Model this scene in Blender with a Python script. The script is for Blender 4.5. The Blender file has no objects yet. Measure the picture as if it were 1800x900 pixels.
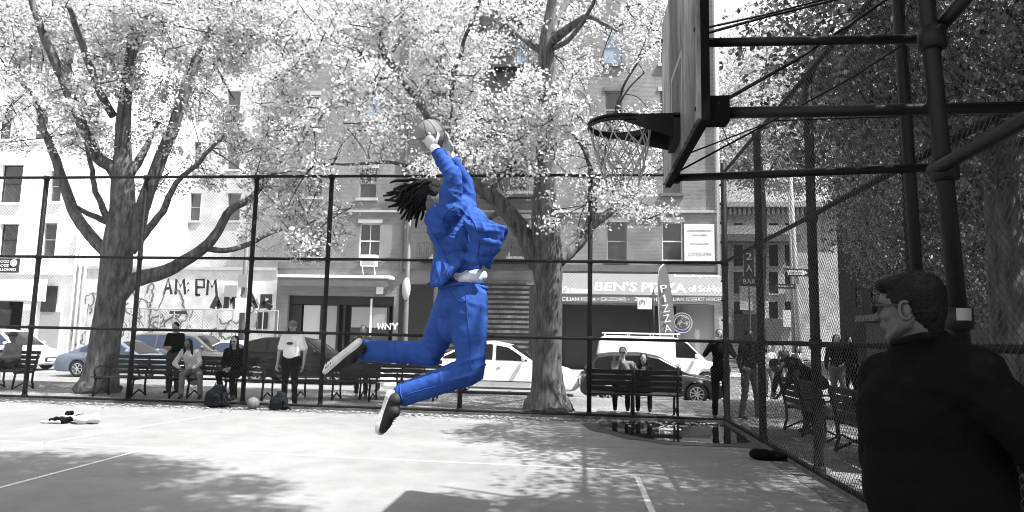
import bpy, math, random
import numpy as np
from mathutils import Vector, Matrix, Quaternion, noise
random.seed(7); RNG = np.random.default_rng(7)
PI = math.pi
sc = bpy.context.scene
C = sc.collection
# ---------------------------------------------------------------- camera
HC, YAW, PITCH, ROLL, FP = 1.55, .106, .1177, .0207, 1191.
cF = Vector((-math.sin(YAW)*math.cos(PITCH), math.cos(YAW)*math.cos(PITCH), math.sin(PITCH)))
_r = Vector((math.cos(YAW), math.sin(YAW), 0)); _u = _r.cross(cF)
cR = _r*math.cos(ROLL)+_u*math.sin(ROLL); cU = -_r*math.sin(ROLL)+_u*math.cos(ROLL)
cam = bpy.data.objects.new('camera', bpy.data.cameras.new('camera')); C.objects.link(cam)
cam.data.sensor_width = 36; cam.data.lens = FP/1800*36; cam.data.clip_start = .05; cam.data.clip_end = 2000
M = Matrix((cR, cU, -cF)).transposed().to_4x4(); M.translation = (0, 0, HC); cam.matrix_world = M
sc.camera = cam
def at(u, v, x=None, y=None, z=None, d=None):
    """where the sight line through a photo pixel meets a real plane of the place"""
    r = cF+cR*((u-900)/FP)-cU*((v-450)/FP)
    t = x/r.x if x is not None else y/r.y if y is not None else (z-HC)/r.z if z is not None else d
    return Vector((0, 0, HC))+r*t
# ---------------------------------------------------------------- world, sun, exposure
SUN = Vector((.556, -.20, 1)).normalized()
W = bpy.data.worlds.new('World'); sc.world = W; W.use_nodes = True
nt = W.node_tree; bg = nt.nodes['Background']
sky = nt.nodes.new('ShaderNodeTexSky'); sky.sky_type = 'NISHITA'; sky.sun_disc = False
sky.sun_elevation = math.asin(SUN.z); sky.sun_rotation = math.atan2(SUN.x, SUN.y)
sky.dust_density = 3.0; sky.air_density = 1.2
bw = nt.nodes.new('ShaderNodeHueSaturation'); bw.inputs['Saturation'].default_value = 0.06
nt.links.new(sky.outputs[0], bw.inputs['Color']); nt.links.new(bw.outputs[0], bg.inputs[0])
bg.inputs[1].default_value = 0.115
sl = bpy.data.lights.new('sun', 'SUN'); sl.energy = 5.0; sl.angle = math.radians(.55); sl.color = (1, .995, .985)
so = bpy.data.objects.new('sun', sl); C.objects.link(so)
so.rotation_euler = (-SUN).to_track_quat('-Z', 'Y').to_euler(); so.location = (20, -5, 30)
sc.view_settings.view_transform = 'Standard'; sc.view_settings.look = 'None'
sc.cycles.filter_width = 0.95; sc.view_settings.gamma = 1; sc.view_settings.exposure = 1.25
# ---------------------------------------------------------------- helpers
class MB:
    def __init__(s): s.v = []; s.f = []
    def add(s, vs, fs):
        n = len(s.v); s.v += [tuple(p) for p in vs]; s.f += [tuple(i+n for i in f) for f in fs]; return s
    def box(s, a, b, m=None):
        x0, y0, z0 = a; x1, y1, z1 = b
        vs = [Vector(p) for p in ((x0,y0,z0),(x1,y0,z0),(x1,y1,z0),(x0,y1,z0),(x0,y0,z1),(x1,y0,z1),(x1,y1,z1),(x0,y1,z1))]
        if m is not None: vs = [m @ p for p in vs]
        return s.add(vs, [(0,3,2,1),(4,5,6,7),(0,1,5,4),(1,2,6,5),(2,3,7,6),(3,0,4,7)])
    def tube(s, pts, rs, seg=8, caps=True):
        pts = [Vector(p) for p in pts]
        if not hasattr(rs, '__len__'): rs = [rs]*len(pts)
        vs = []; fs = []; n = len(pts)
        t0 = (pts[1]-pts[0]).normalized()
        nrm = t0.orthogonal().normalized()
        for i, p in enumerate(pts):
            t = (pts[min(i+1, n-1)]-pts[max(i-1, 0)])
            t = t.normalized() if t.length > 1e-9 else t0
            nrm = (nrm-t*nrm.dot(t))
            nrm = nrm.normalized() if nrm.length > 1e-6 else t.orthogonal().normalized()
            b = t.cross(nrm)
            for k in range(seg):
                a = 2*PI*k/seg; vs.append(p+(nrm*math.cos(a)+b*math.sin(a))*rs[i])
        for i in range(n-1):
            for k in range(seg):
                k2 = (k+1) % seg; fs.append((i*seg+k, i*seg+k2, (i+1)*seg+k2, (i+1)*seg+k))
        if caps: fs.append(tuple(range(seg-1, -1, -1))); fs.append(tuple((n-1)*seg+k for k in range(seg)))
        return s.add(vs, fs)
    def bar(s, p, q, r, seg=8): return s.tube([p, q], r, seg)
    def beam(s, p, q, w, h):
        p = Vector(p); q = Vector(q); t = (q-p).normalized(); up = Vector((0, 0, 1)) if abs(t.z) < .95 else Vector((0, 1, 0))
        a = t.cross(up).normalized()*w/2; b = a.cross(t).normalized()*h/2
        vs = [p-a-b, p+a-b, p+a+b, p-a+b, q-a-b, q+a-b, q+a+b, q-a+b]
        return s.add(vs, [(0,3,2,1),(4,5,6,7),(0,1,5,4),(1,2,6,5),(2,3,7,6),(3,0,4,7)])
    def caps(s, p0, r0, p1, r1, seg=12):
        p0 = Vector(p0); p1 = Vector(p1); d = p1-p0; L = d.length
        if L < 1e-5: return s.ell(p0, (r0,)*3)
        t = d/L; pts = []; rs = []
        for k in range(5): a = PI/2*(1-k/4); pts.append(p0-t*r0*math.sin(a)); rs.append(max(r0*math.cos(a), 1e-4))
        for k in range(5): a = PI/2*k/4; pts.append(p1+t*r1*math.sin(a)); rs.append(max(r1*math.cos(a), 1e-4))
        return s.tube(pts, rs, seg)
    def ell(s, c, r, m=None, nu=14, nv=9):
        c = Vector(c); vs = [c+(m@Vector((0,0,r[2])) if m else Vector((0,0,r[2])))]; fs = []
        for j in range(1, nv):
            a = PI*j/nv
            for i in range(nu):
                b = 2*PI*i/nu; p = Vector((r[0]*math.sin(a)*math.cos(b), r[1]*math.sin(a)*math.sin(b), r[2]*math.cos(a)))
                vs.append(c+(m@p if m else p))
        vs.append(c+(m@Vector((0,0,-r[2])) if m else Vector((0,0,-r[2]))))
        for i in range(nu):
            i2 = (i+1) % nu; fs.append((0, 1+i, 1+i2)); e = len(vs)-1; o = 1+(nv-2)*nu; fs.append((o+i2, o+i, e))
            for j in range(nv-2): fs.append((1+j*nu+i, 1+(j+1)*nu+i, 1+(j+1)*nu+i2, 1+j*nu+i2))
        return s.add(vs, fs)
    def lathe(s, prof, c=(0,0,0), axis='z', seg=24):
        vs = []; fs = []; n = len(prof); c = Vector(c)
        for k in range(seg):
            a = 2*PI*k/seg
            for r, h in prof:
                p = (r*math.cos(a), r*math.sin(a), h) if axis == 'z' else (r*math.cos(a), h, r*math.sin(a))
                vs.append(c+Vector(p))
        for k in range(seg):
            k2 = (k+1) % seg
            for i in range(n-1): fs.append((k*n+i, k2*n+i, k2*n+i+1, k*n+i+1))
        return s.add(vs, fs)
    def poly(s, pts, thick):
        """flat polygon with thickness vector"""
        pts = [Vector(p) for p in pts]; t = Vector(thick); n = len(pts)
        return s.add(pts+[p+t for p in pts], [tuple(range(n-1, -1, -1)), tuple(range(n, 2*n))]+[(i, (i+1) % n, (i+1) % n+n, i+n) for i in range(n)])
    def sheet(s, rows, thick=None):
        nr = len(rows); nc = len(rows[0]); vs = [Vector(p) for r in rows for p in r]
        fs = [(i*nc+j, i*nc+j+1, (i+1)*nc+j+1, (i+1)*nc+j) for i in range(nr-1) for j in range(nc-1)]
        return s.add(vs, fs)
    def build(s, name, mat, parent=None, smooth=False, **pr):
        me = bpy.data.meshes.new(name); me.from_pydata(s.v, [], s.f); me.update()
        if smooth: me.polygons.foreach_set('use_smooth', [True]*len(me.polygons))
        return link(name, me, mat, parent, **pr)
def link(name, me, mat, parent=None, label=None, category=None, group=None, kind=None, loc=None, rotz=None):
    o = bpy.data.objects.new(name, me); C.objects.link(o)
    if mat is not None and me is not None and hasattr(me, 'materials'):
        me.materials.clear(); me.materials.append(mat)
    if parent is not None: o.parent = parent
    if label: o['label'] = label
    if category: o['category'] = category
    if group: o['group'] = group
    if kind: o['kind'] = kind
    if loc is not None: o.location = loc
    if rotz is not None: o.rotation_euler = (0, 0, rotz)
    return o
def thing(name, label, cat, loc=(0,0,0), rotz=0, group=None):
    return link(name, None, None, None, label, cat, group, None, loc, rotz)
def kids(o): return KIDS.get(o.name, [])
def dup(o, loc=None, rotz=None, label=None, group=None, parent=None):
    c = o.copy(); C.objects.link(c)
    if loc is not None: c.location = loc
    if rotz is not None: c.rotation_euler = (0, 0, rotz)
    if label: c['label'] = label
    if group: c['group'] = group
    if parent is not None: c.parent = parent
    for ch in list(o.children): dup(ch, parent=c)
    return c
def smoothobj(o): o.data.polygons.foreach_set('use_smooth', [True]*len(o.data.polygons)); return o
# ---------------------------------------------------------------- materials
def mat(name, col, rough=.7, metal=0, var=0, scale=8, bump=0, bscale=40, spec=.5, stretch=None, ramp=None, trans=0, coat=0, dirt=0):
    m = bpy.data.materials.new(name); m.use_nodes = True; n = m.node_tree.nodes; l = m.node_tree.links
    b = n['Principled BSDF']
    if not hasattr(col, '__len__'): col = (col, col, col)
    b.inputs['Base Color'].default_value = (*col, 1); b.inputs['Roughness'].default_value = rough
    b.inputs['Metallic'].default_value = metal; b.inputs['Specular IOR Level'].default_value = spec
    if coat: b.inputs['Coat Weight'].default_value = coat; b.inputs['Coat Roughness'].default_value = .05
    tc = n.new('ShaderNodeTexCoord'); mp = n.new('ShaderNodeMapping'); l.new(tc.outputs['Object'], mp.inputs[0])
    if stretch: mp.inputs['Scale'].default_value = stretch
    if var:
        t = n.new('ShaderNodeTexNoise'); t.inputs['Scale'].default_value = scale; t.inputs['Detail'].default_value = 8; t.inputs['Roughness'].default_value = .65
        l.new(mp.outputs[0], t.inputs['Vector'])
        r = n.new('ShaderNodeValToRGB'); lo = [max(0, c*(1-var)) for c in col]; hi = [min(1, c*(1+var)) for c in col]
        r.color_ramp.elements[0].position = .32; r.color_ramp.elements[1].position = .68
        r.color_ramp.elements[0].color = (*lo, 1); r.color_ramp.elements[1].color = (*hi, 1)
        l.new(t.outputs[0], r.inputs[0]); out = r.outputs[0]
        if dirt:
            t2 = n.new('ShaderNodeTexNoise'); t2.inputs['Scale'].default_value = scale*.17; t2.inputs['Detail'].default_value = 5
            l.new(mp.outputs[0], t2.inputs['Vector'])
            r2 = n.new('ShaderNodeValToRGB'); r2.color_ramp.elements[0].position = .38; r2.color_ramp.elements[1].position = .6
            r2.color_ramp.elements[0].color = (1-dirt,)*3+(1,); r2.color_ramp.elements[1].color = (1, 1, 1, 1)
            mx = n.new('ShaderNodeMix'); mx.data_type = 'RGBA'; mx.blend_type = 'MULTIPLY'; mx.inputs[0].default_value = 1
            l.new(t2.outputs[0], r2.inputs[0]); l.new(out, mx.inputs[6]); l.new(r2.outputs[0], mx.inputs[7]); out = mx.outputs[2]
        l.new(out, b.inputs['Base Color'])
    if bump:
        t = n.new('ShaderNodeTexNoise'); t.inputs['Scale'].default_value = bscale; t.inputs['Detail'].default_value = 6
        l.new(mp.outputs[0], t.inputs['Vector'])
        bp = n.new('ShaderNodeBump'); bp.inputs['Strength'].default_value = bump; bp.inputs['Distance'].default_value = .02
        l.new(t.outputs[0], bp.inputs['Height']); l.new(bp.outputs[0], b.inputs['Normal'])
    if trans:
        tr = n.new('ShaderNodeBsdfTranslucent'); tr.inputs[0].default_value = (*col, 1)
        ms = n.new('ShaderNodeMixShader'); ms.inputs[0].default_value = trans
        l.new(b.outputs[0], ms.inputs[1]); l.new(tr.outputs[0], ms.inputs[2]); l.new(ms.outputs[0], n['Material Output'].inputs[0])
    return m
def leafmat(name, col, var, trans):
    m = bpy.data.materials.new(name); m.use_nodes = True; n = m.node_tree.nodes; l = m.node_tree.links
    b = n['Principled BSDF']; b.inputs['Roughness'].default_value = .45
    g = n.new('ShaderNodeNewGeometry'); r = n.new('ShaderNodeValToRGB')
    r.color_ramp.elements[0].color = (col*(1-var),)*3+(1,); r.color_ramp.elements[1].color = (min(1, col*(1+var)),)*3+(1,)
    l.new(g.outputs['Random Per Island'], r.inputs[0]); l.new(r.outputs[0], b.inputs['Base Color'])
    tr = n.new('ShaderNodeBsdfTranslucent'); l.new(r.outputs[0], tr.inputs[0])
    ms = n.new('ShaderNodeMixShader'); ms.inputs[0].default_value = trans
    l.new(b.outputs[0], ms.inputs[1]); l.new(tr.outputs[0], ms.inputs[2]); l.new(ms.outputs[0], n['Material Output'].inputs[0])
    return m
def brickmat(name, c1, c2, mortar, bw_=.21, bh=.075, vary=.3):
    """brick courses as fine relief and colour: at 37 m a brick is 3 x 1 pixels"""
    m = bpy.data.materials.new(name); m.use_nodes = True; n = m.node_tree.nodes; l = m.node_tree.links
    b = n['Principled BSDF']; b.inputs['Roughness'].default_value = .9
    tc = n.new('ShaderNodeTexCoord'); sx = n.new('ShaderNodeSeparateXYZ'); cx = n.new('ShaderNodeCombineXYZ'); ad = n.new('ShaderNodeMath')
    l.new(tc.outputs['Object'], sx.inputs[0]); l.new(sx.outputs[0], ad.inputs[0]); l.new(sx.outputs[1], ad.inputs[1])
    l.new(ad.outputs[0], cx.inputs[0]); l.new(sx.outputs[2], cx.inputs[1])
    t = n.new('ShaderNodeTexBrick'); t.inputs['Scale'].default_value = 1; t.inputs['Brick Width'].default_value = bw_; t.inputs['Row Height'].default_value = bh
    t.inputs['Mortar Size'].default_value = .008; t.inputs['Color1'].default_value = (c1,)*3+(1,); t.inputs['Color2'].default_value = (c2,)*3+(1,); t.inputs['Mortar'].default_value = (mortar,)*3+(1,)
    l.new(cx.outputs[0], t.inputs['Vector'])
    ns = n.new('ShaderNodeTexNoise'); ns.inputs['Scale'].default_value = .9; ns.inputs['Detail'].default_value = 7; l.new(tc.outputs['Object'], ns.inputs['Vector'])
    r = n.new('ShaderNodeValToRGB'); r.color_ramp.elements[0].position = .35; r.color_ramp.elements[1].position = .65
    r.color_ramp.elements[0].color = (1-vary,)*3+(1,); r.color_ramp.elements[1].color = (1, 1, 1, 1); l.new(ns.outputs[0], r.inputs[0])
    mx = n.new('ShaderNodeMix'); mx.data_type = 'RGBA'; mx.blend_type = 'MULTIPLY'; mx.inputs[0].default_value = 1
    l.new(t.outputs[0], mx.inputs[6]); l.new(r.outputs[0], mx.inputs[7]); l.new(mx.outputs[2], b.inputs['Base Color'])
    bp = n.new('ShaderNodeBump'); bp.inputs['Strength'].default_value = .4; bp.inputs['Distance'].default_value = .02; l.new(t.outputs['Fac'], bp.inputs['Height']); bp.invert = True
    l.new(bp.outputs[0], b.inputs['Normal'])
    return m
m_court = mat('court_asphalt', .228, .85, var=.13, scale=2.3, bump=.35, bscale=170, dirt=.20)
m_line = mat('court_paint', .58, .7, var=.15, scale=16)
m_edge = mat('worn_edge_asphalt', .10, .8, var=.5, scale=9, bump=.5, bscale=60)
m_plaza = mat('plaza_paving', .20, .85, var=.35, scale=3, bump=.4, bscale=25, dirt=.35)
m_street = mat('street_asphalt', .22, .85, var=.15, scale=2.2, bump=.3, bscale=90, dirt=.2)
m_walk = mat('sidewalk_concrete', .50, .85, var=.12, scale=1.5, dirt=.15)
m_kerb = mat('kerb_stone', .35, .8, var=.2, scale=7)
m_pipe = mat('black_pipe', .006, .5, var=.3, scale=14, spec=.3)
m_fpipe = mat('fence_pipe', .008, .6, var=.4, scale=11, spec=.2)
m_wire = mat('wire_galvanised', .05, .6)
m_wireD = mat('wire_dark', .030, .35)
m_bark = mat('bark_grey', .09, .9, var=.85, scale=4.5, bump=1.0, bscale=7, stretch=(2.6, 2.6, .55))
m_twig = mat('twig_bark', .03, .9)
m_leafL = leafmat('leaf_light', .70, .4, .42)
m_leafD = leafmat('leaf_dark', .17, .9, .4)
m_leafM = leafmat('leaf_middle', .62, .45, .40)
m_white = mat('white_facade', .78, .8, var=.10, scale=.9, dirt=.12)
m_whitetrim = mat('white_trim', .8, .7, var=.06, scale=2)
m_brick = brickmat('brick_grey', .20, .27, .33, vary=.3)
m_brick2 = brickmat('brick_pale', .52, .60, .62, vary=.25)
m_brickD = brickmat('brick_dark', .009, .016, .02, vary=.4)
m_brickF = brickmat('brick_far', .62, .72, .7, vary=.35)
m_stone = mat('window_stone', .45, .8, var=.12, scale=3)
m_dstone = mat('dark_stone', .14, .8, var=.2, scale=3)
m_glass = mat('window_glass', .05, .08, spec=.8)
m_glassB = mat('window_glass_sky', (.30, .36, .46), .1, spec=.8)
m_curtain = mat('curtain', .5, .9, var=.2, scale=9, stretch=(8, 1, .3))
m_frameD = mat('frame_dark', .012, .5)
m_frameG = mat('frame_grey', .30, .6)
m_dark = mat('dark_interior', .02, .9)
m_shutter = mat('roll_shutter', .015, .55, var=.2, scale=3)
m_iron = mat('fire_escape_iron', .05, .6)
m_awn = mat('awning_canvas', .17, .75, var=.06, scale=3)
m_awnD = mat('awning_dark', .12, .75, var=.2, scale=3)
m_text = mat('lettering_white', .9, .6)
m_textD = mat('lettering_dark', .02, .6)
m_textG = mat('lettering_grey', .12, .6)
m_sign = mat('sign_board_white', .88, .5, var=.03, scale=3)
m_grafw = mat('painted_wall', .62, .8, var=.25, scale=1.6, dirt=.2)
m_tyre = mat('tyre_rubber', .02, .7)
m_rim = mat('alloy_rim', .65, .28, metal=.7)
m_cglass = mat('car_glass', .010, .08, spec=.35)
m_cglassB = mat('car_glass_blue', (.045, .06, .10), .08, spec=.4)
m_chrome = mat('chrome', .7, .15, metal=1)
m_lamp = mat('headlamp_glass', .6, .12, spec=.8)
m_lampR = mat('tail_lamp', .10, .2)
m_plastic = mat('black_plastic', .02, .5)
def carpaint(name, col): return mat(name, col, .28, coat=.35, spec=.4)
m_cblue = carpaint('paint_blue_grey', (.13, .16, .21)); m_csilver = carpaint('paint_warm_grey', .10); m_cwhite = carpaint('paint_white', .88)
m_cblack = mat('paint_black', .006, .35, spec=.25); m_cgrey = mat('paint_dark_grey', .03, .3, spec=.35); m_cpale = carpaint('paint_pale', .55)
m_wood = mat('bench_wood', .010, .75, var=.5, scale=6, stretch=(1, 8, 8), bump=.3, bscale=30)
m_woodP = mat('bench_wood_pale', .20, .75, var=.5, scale=6, stretch=(1, 8, 8))
m_cast = mat('bench_iron', .008, .7, spec=.2)
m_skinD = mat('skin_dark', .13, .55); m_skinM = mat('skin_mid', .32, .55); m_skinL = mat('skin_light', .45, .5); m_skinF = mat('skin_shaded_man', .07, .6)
m_hair = mat('hair_black', .004, .65, spec=.2, var=.5, scale=60, bump=.6, bscale=90)
m_hairB = mat('hair_brown', .04, .6, var=.4, scale=50)
m_cBlk = mat('cloth_black', .0035, .95, bump=.3, bscale=60, spec=.12)
m_cDk = mat('cloth_dark', .035, .9, bump=.3, bscale=60)
m_cMid = mat('cloth_mid', .15, .9, var=.2, scale=9); m_cPal = mat('cloth_pale', .45, .9, var=.2, scale=9); m_cWh = mat('cloth_white', .82, .85)
m_cJean = mat('cloth_jeans', .09, .9, var=.2, scale=20)
m_suit = mat('suit_blue', (.026, .074, .29), .8, spec=.15, bump=.22, bscale=20, var=.22, scale=5)
m_shirt = mat('shirt_white', (.66, .70, .82), .8, bump=.3, bscale=30)
m_sole = mat('shoe_sole', .72, .7, var=.25, scale=18, bump=.4, bscale=80)
m_shoe = mat('shoe_black', .012, .7)
m_ball = mat('basketball_leather', .21, .6, var=.1, scale=30, bump=.5, bscale=260)
m_seam = mat('ball_seam', .03, .6)
m_net = mat('net_cord', .35, .9)
m_board = mat('backboard_steel', .30, .6, var=.75, scale=5, bump=.3, bscale=12, stretch=(1, 1.8, .4), dirt=.75, spec=.3)
m_boardE = mat('backboard_back', .004, .8, spec=.1)
m_bag = mat('bag_black', (.006, .007, .011), .75, spec=.15, bump=.4, bscale=30)
m_puddle = mat('puddle_water', .015, .015, spec=.9)
m_light = mat('lamp_housing', .5, .5)
m_poleG = mat('pole_grey', .12, .6, var=.2, scale=9)
m_poleL = mat('pole_pale', .32, .6)
m_flag = mat('feather_flag', .18, .8, var=.1, scale=5)
m_blue = mat('neon_blue', (.08, .08, .6), .4)
m_stickers = mat('sticker_tape', .28, .6)
# ---------------------------------------------------------------- setting
def slab(name, x0, x1, y0, y1, zt, m, th=.1, z2=None):
    b = MB()
    if z2 is None: z2 = zt
    b.add([(x0,y0,zt-th),(x1,y0,zt-th),(x1,y1,z2-th),(x0,y1,z2-th),(x0,y0,zt),(x1,y0,zt),(x1,y1,z2),(x0,y1,z2)], [(0,3,2,1),(4,5,6,7),(0,1,5,4),(1,2,6,5),(2,3,7,6),(3,0,4,7)])
    return b.build(name, m, kind='structure')
FX, FY = 2.74, 13.5
slab('ground', -600, 600, -500, 900, -.42, m_street, .3)
slab('court', -40, 2.9, -30, 13.38, 0, m_court, .3)
slab('plaza', -60, 60, 13.38, 18.2, -.004, m_plaza, .3)
slab('plaza_slope', -60, 60, 18.2, 19.6, -.004, m_plaza, .25, -.15)
slab('side_plaza', 2.9, 20, -30, 13.38, -.004, m_plaza, .3)
slab('kerb_near', -60, 60, 19.6, 19.8, -.148, m_kerb, .2)
slab('street', -60, 60, 19.8, 33.4, -.3, m_street, .1)
slab('kerb_far', -60, 8.6, 33.4, 33.6, -.146, m_kerb, .2)
slab('far_sidewalk', -60, 8.6, 33.6, 38.0, -.15, m_walk, .2)
slab('cross_street', 8.6, 22, 33.4, 140, -.296, m_street, .1)
slab('cross_sidewalk', 22, 60, 33.4, 140, -.15, m_walk, .2)
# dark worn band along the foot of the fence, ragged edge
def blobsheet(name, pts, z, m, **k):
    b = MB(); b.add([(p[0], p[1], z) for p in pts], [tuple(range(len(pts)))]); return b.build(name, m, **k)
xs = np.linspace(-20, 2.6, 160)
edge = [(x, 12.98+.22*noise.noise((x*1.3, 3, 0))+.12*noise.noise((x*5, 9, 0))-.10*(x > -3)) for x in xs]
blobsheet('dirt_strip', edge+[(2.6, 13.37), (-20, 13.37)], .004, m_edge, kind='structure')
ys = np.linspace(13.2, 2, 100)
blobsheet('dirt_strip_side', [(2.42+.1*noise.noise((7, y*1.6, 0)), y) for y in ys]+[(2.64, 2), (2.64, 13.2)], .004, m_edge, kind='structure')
def line(p, q, w=.05):
    p = Vector((*p, .0025)); q = Vector((*q, .0025)); t = (q-p).normalized(); n_ = Vector((-t.y, t.x, 0))*w/2
    b = MB(); k = 30; L = []; R_ = []
    for i in range(k+1):
        c = p.lerp(q, i/k); j = .004*noise.noise((i*.9, p.x, 1)); L.append(c+n_*(1+j*40)); R_.append(c-n_*(1-j*40))
    b.sheet([L, R_]); return b.build('court_line', m_line, kind='structure')
line((-7.55, 5), (-6.75, 12.2)); line((-14, 8.82), (.55, 8.36)); line((-5.62, 8.5), (-5.5, 3)); line((.62, 8.0), (.67, 3), .06)
# expansion joint and cracks
def crack(pts, w):
    b = MB(); P_ = [Vector((*p, .0045)) for p in pts]; L = []; R_ = []
    for i in range(len(P_)-1):
        for k in range(8):
            c = P_[i].lerp(P_[i+1], k/8); t = (P_[i+1]-P_[i]).normalized(); n_ = Vector((-t.y, t.x, 0)); j = noise.noise(c*3)*.05
            L.append(c+n_*(w+j)); R_.append(c+n_*(j))
    b.sheet([R_, L]); return b.build('court_crack', m_edge, kind='structure')
crack([(-1.2, 9.8), (1.8, 10.2), (2.4, 10.1)], .010)
# puddle with a wet, dark margin
ppx = [(1052, 747), (1100, 741), (1180, 739), (1262, 741), (1288, 744), (1312, 760), (1318, 777), (1290, 781), (1230, 778), (1175, 776), (1120, 767), (1075, 757)]
pw = [at(u, v, z=.01) for u, v in ppx]; cen = sum(pw, Vector())/len(pw)
def ragged(k, amp, z):
    out = []
    for i in range(len(pw)):
        for t in range(8):
            p = pw[i].lerp(pw[(i+1) % len(pw)], t/8); q = cen+(p-cen)*k; q = q+Vector((noise.noise(q*2.5), noise.noise(q*2.5+Vector((5, 0, 0))), 0))*amp+Vector((noise.noise(q*9), noise.noise(q*9+Vector((5, 0, 0))), 0))*amp*.3
            out.append((min(q.x, 2.63), min(q.y, 13.36)))
    return out
m_wet = mat('wet_asphalt', .05, .35, var=.3, scale=6, bump=.3, bscale=120)
blobsheet('wet_patch', ragged(1.22, .16, 0), .0085, m_wet, kind='structure')
blobsheet('puddle', ragged(1.0, .10, 0), .013, m_puddle, kind='structure')
# kerb stone strip under both fences
b = MB(); b.box((-22, 13.40, 0), (2.86, 13.60, .05)); b.box((2.66, -6, 0), (2.86, 13.40, .05)); b.build('fence_kerb', m_edge, kind='structure')
# ---------------------------------------------------------------- buildings
def wall_holes(b, x0, x1, z0, z1, y, th, holes):
    X = sorted({x0, x1, *[c for h in holes for c in (h[0], h[1])]}); Z = sorted({z0, z1, *[c for h in holes for c in (h[2], h[3])]})
    X = [c for c in X if x0 <= c <= x1]; Z = [c for c in Z if z0 <= c <= z1]
    for i in range(len(X)-1):
        run = None
        for j in range(len(Z)-1):
            cx, cz = (X[i]+X[i+1])/2, (Z[j]+Z[j+1])/2
            solid = not any(h[0] < cx < h[1] and h[2] < cz < h[3] for h in holes)
            if solid: run = (run[0], Z[j+1]) if run else (Z[j], Z[j+1])
            if (not solid or j == len(Z)-2) and run: b.box((X[i], y, run[0]), (X[i+1], y+th, run[1])); run = None
def text(s, w, h, m, parent, loc, rot=(PI/2, 0, 0), name='lettering', bold=.0, shear=0, ex=.01):
    cu = bpy.data.curves.new(name, 'FONT'); cu.body = s; cu.align_x = 'CENTER'; cu.align_y = 'CENTER'; cu.extrude = ex; cu.offset = bold; cu.shear = shear; cu.resolution_u = 3
    t = bpy.data.objects.new('t', cu); C.objects.link(t); bpy.context.view_layer.update()
    me = bpy.data.meshes.new_from_object(t.evaluated_get(bpy.context.evaluated_depsgraph_get()))
    bpy.data.objects.remove(t); me.name = name
    if len(me.vertices) == 0: return None
    co = np.empty(len(me.vertices)*3); me.vertices.foreach_get('co', co); co = co.reshape(-1, 3)
    mn, mx = co.min(0), co.max(0); co -= (mn+mx)/2; co[:, 0] *= w/(mx[0]-mn[0]); co[:, 1] *= h/(mx[1]-mn[1])
    me.vertices.foreach_set('co', co.ravel()); me.update()
    o = link(name, me, m, parent); o.location = loc; o.rotation_euler = rot; return o
def window(bld, x0, x1, z0, z1, y, style='sash', frame=None, sill=None, lintel=True, glass=None, blind=None, name='window'):
    frame = frame or m_frameG; sill = sill or m_stone; glass = glass or m_glass
    b = MB(); t = .06; yy = y+.14
    for a_, c_ in (((x0, yy, z0), (x0+t, yy+.08, z1)), ((x1-t, yy, z0), (x1, yy+.08, z1)), ((x0+t, yy, z0), (x1-t, yy+.08, z0+t)), ((x0+t, yy, z1-t), (x1-t, yy+.08, z1))): b.box(a_, c_)
    zm = (z0+z1)/2
    if style in ('sash', 'sash2'): b.box((x0+t, yy-.01, zm-.035), (x1-t, yy+.06, zm+.035))
    if style == 'sash2': xm = (x0+x1)/2; b.box((xm-.02, yy+.005, z0+t), (xm+.02, yy+.05, zm-.035)); b.box((xm-.02, yy+.005, zm+.035), (xm+.02, yy+.05, z1-t))
    if style == 'shop': xm = (x0+x1)/2; b.box((xm-.04, yy, z0+t), (xm+.04, yy+.06, z1-t))
    w = b.build(name, frame, bld)
    MB().box((x0+t*.7, yy+.03, z0+t*.7), (x1-t*.7, yy+.045, z1-t*.7)).build('pane', glass, w)
    if blind: MB().box((x0+t, yy+.06, z0+(z1-z0)*(1-blind)), (x1-t, yy+.075, z1-t)).build('blind', m_curtain, w)
    if sill: MB().box((x0-.12, y-.12, z0-.16), (x1+.12, y+.14, z0-.001)).build('sill', sill, w)
    if lintel: MB().box((x0-.1, y-.05, z1+.001), (x1+.1, y+.1, z1+.24)).build('lintel', sill, w)
    return w
def px(u, v, y=37.): p = at(u, v, y=y); return p.x, p.z
def rect(u0, u1, v0, v1, y=37.):
    um = (u0+u1)/2; x0 = at(u0, (v0+v1)/2, y=y).x; x1 = at(u1, (v0+v1)/2, y=y).x
    return x0, x1, at(um, v1, y=y).z, at(um, v0, y=y).z
YB = 37.
# --- white building at the left
wb = thing('white_building', 'bright white facade building at the far left with shaded entrance awning', 'building', (0, 0, 0))
H1 = [rect(0, 30, 394, 450), rect(75, 98, 392, 450), rect(2, 38, 290, 356), rect(88, 108, 300, 354), rect(104, 128, 84, 140), rect(60, 84, 190, 245), rect(0, 20, 190, 245), rect(-60, -25, 394, 450), rect(-60, -25, 290, 356), rect(150, 172, 180, 240), rect(200, 225, 84, 140), rect(20, 44, 84, 140)]
doorh = [rect(62, 90, 500, 560), (-41, -34.9, -.15, 2.9), rect(66, 100, 545, 620)]
xl, xr = -46., at(136, 450, y=YB).x
b = MB(); wall_holes(b, xl, xr, -.15, 24, YB, .35, H1+[(-41, -33.0, -.15, 3.0)]); b.box((xl, YB+.35, -.15), (xl+.3, YB+14, 24)); b.box((xr-.3, YB+.35, -.15), (xr, YB+14, 24)); b.box((xl, YB, 24), (xr, YB+14, 24.3))
b.build('wall', m_white, wb)
MB().box((xl+.3, YB+1.5, -.15), (xr-.3, YB+1.6, 24)).build('interior', m_dark, wb)
for i, h in enumerate(H1): window(wb, *h, YB, 'sash', m_frameG if i % 2 else m_frameD, m_whitetrim, True, m_glass, .55 if i % 3 else .8)
MB().box((xl, YB-.35, 6.0-1.4), (xr, YB, 4.9)).build('cornice', m_whitetrim, wb)
p0 = at(0, 503, y=YB-1.2); 
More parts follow.
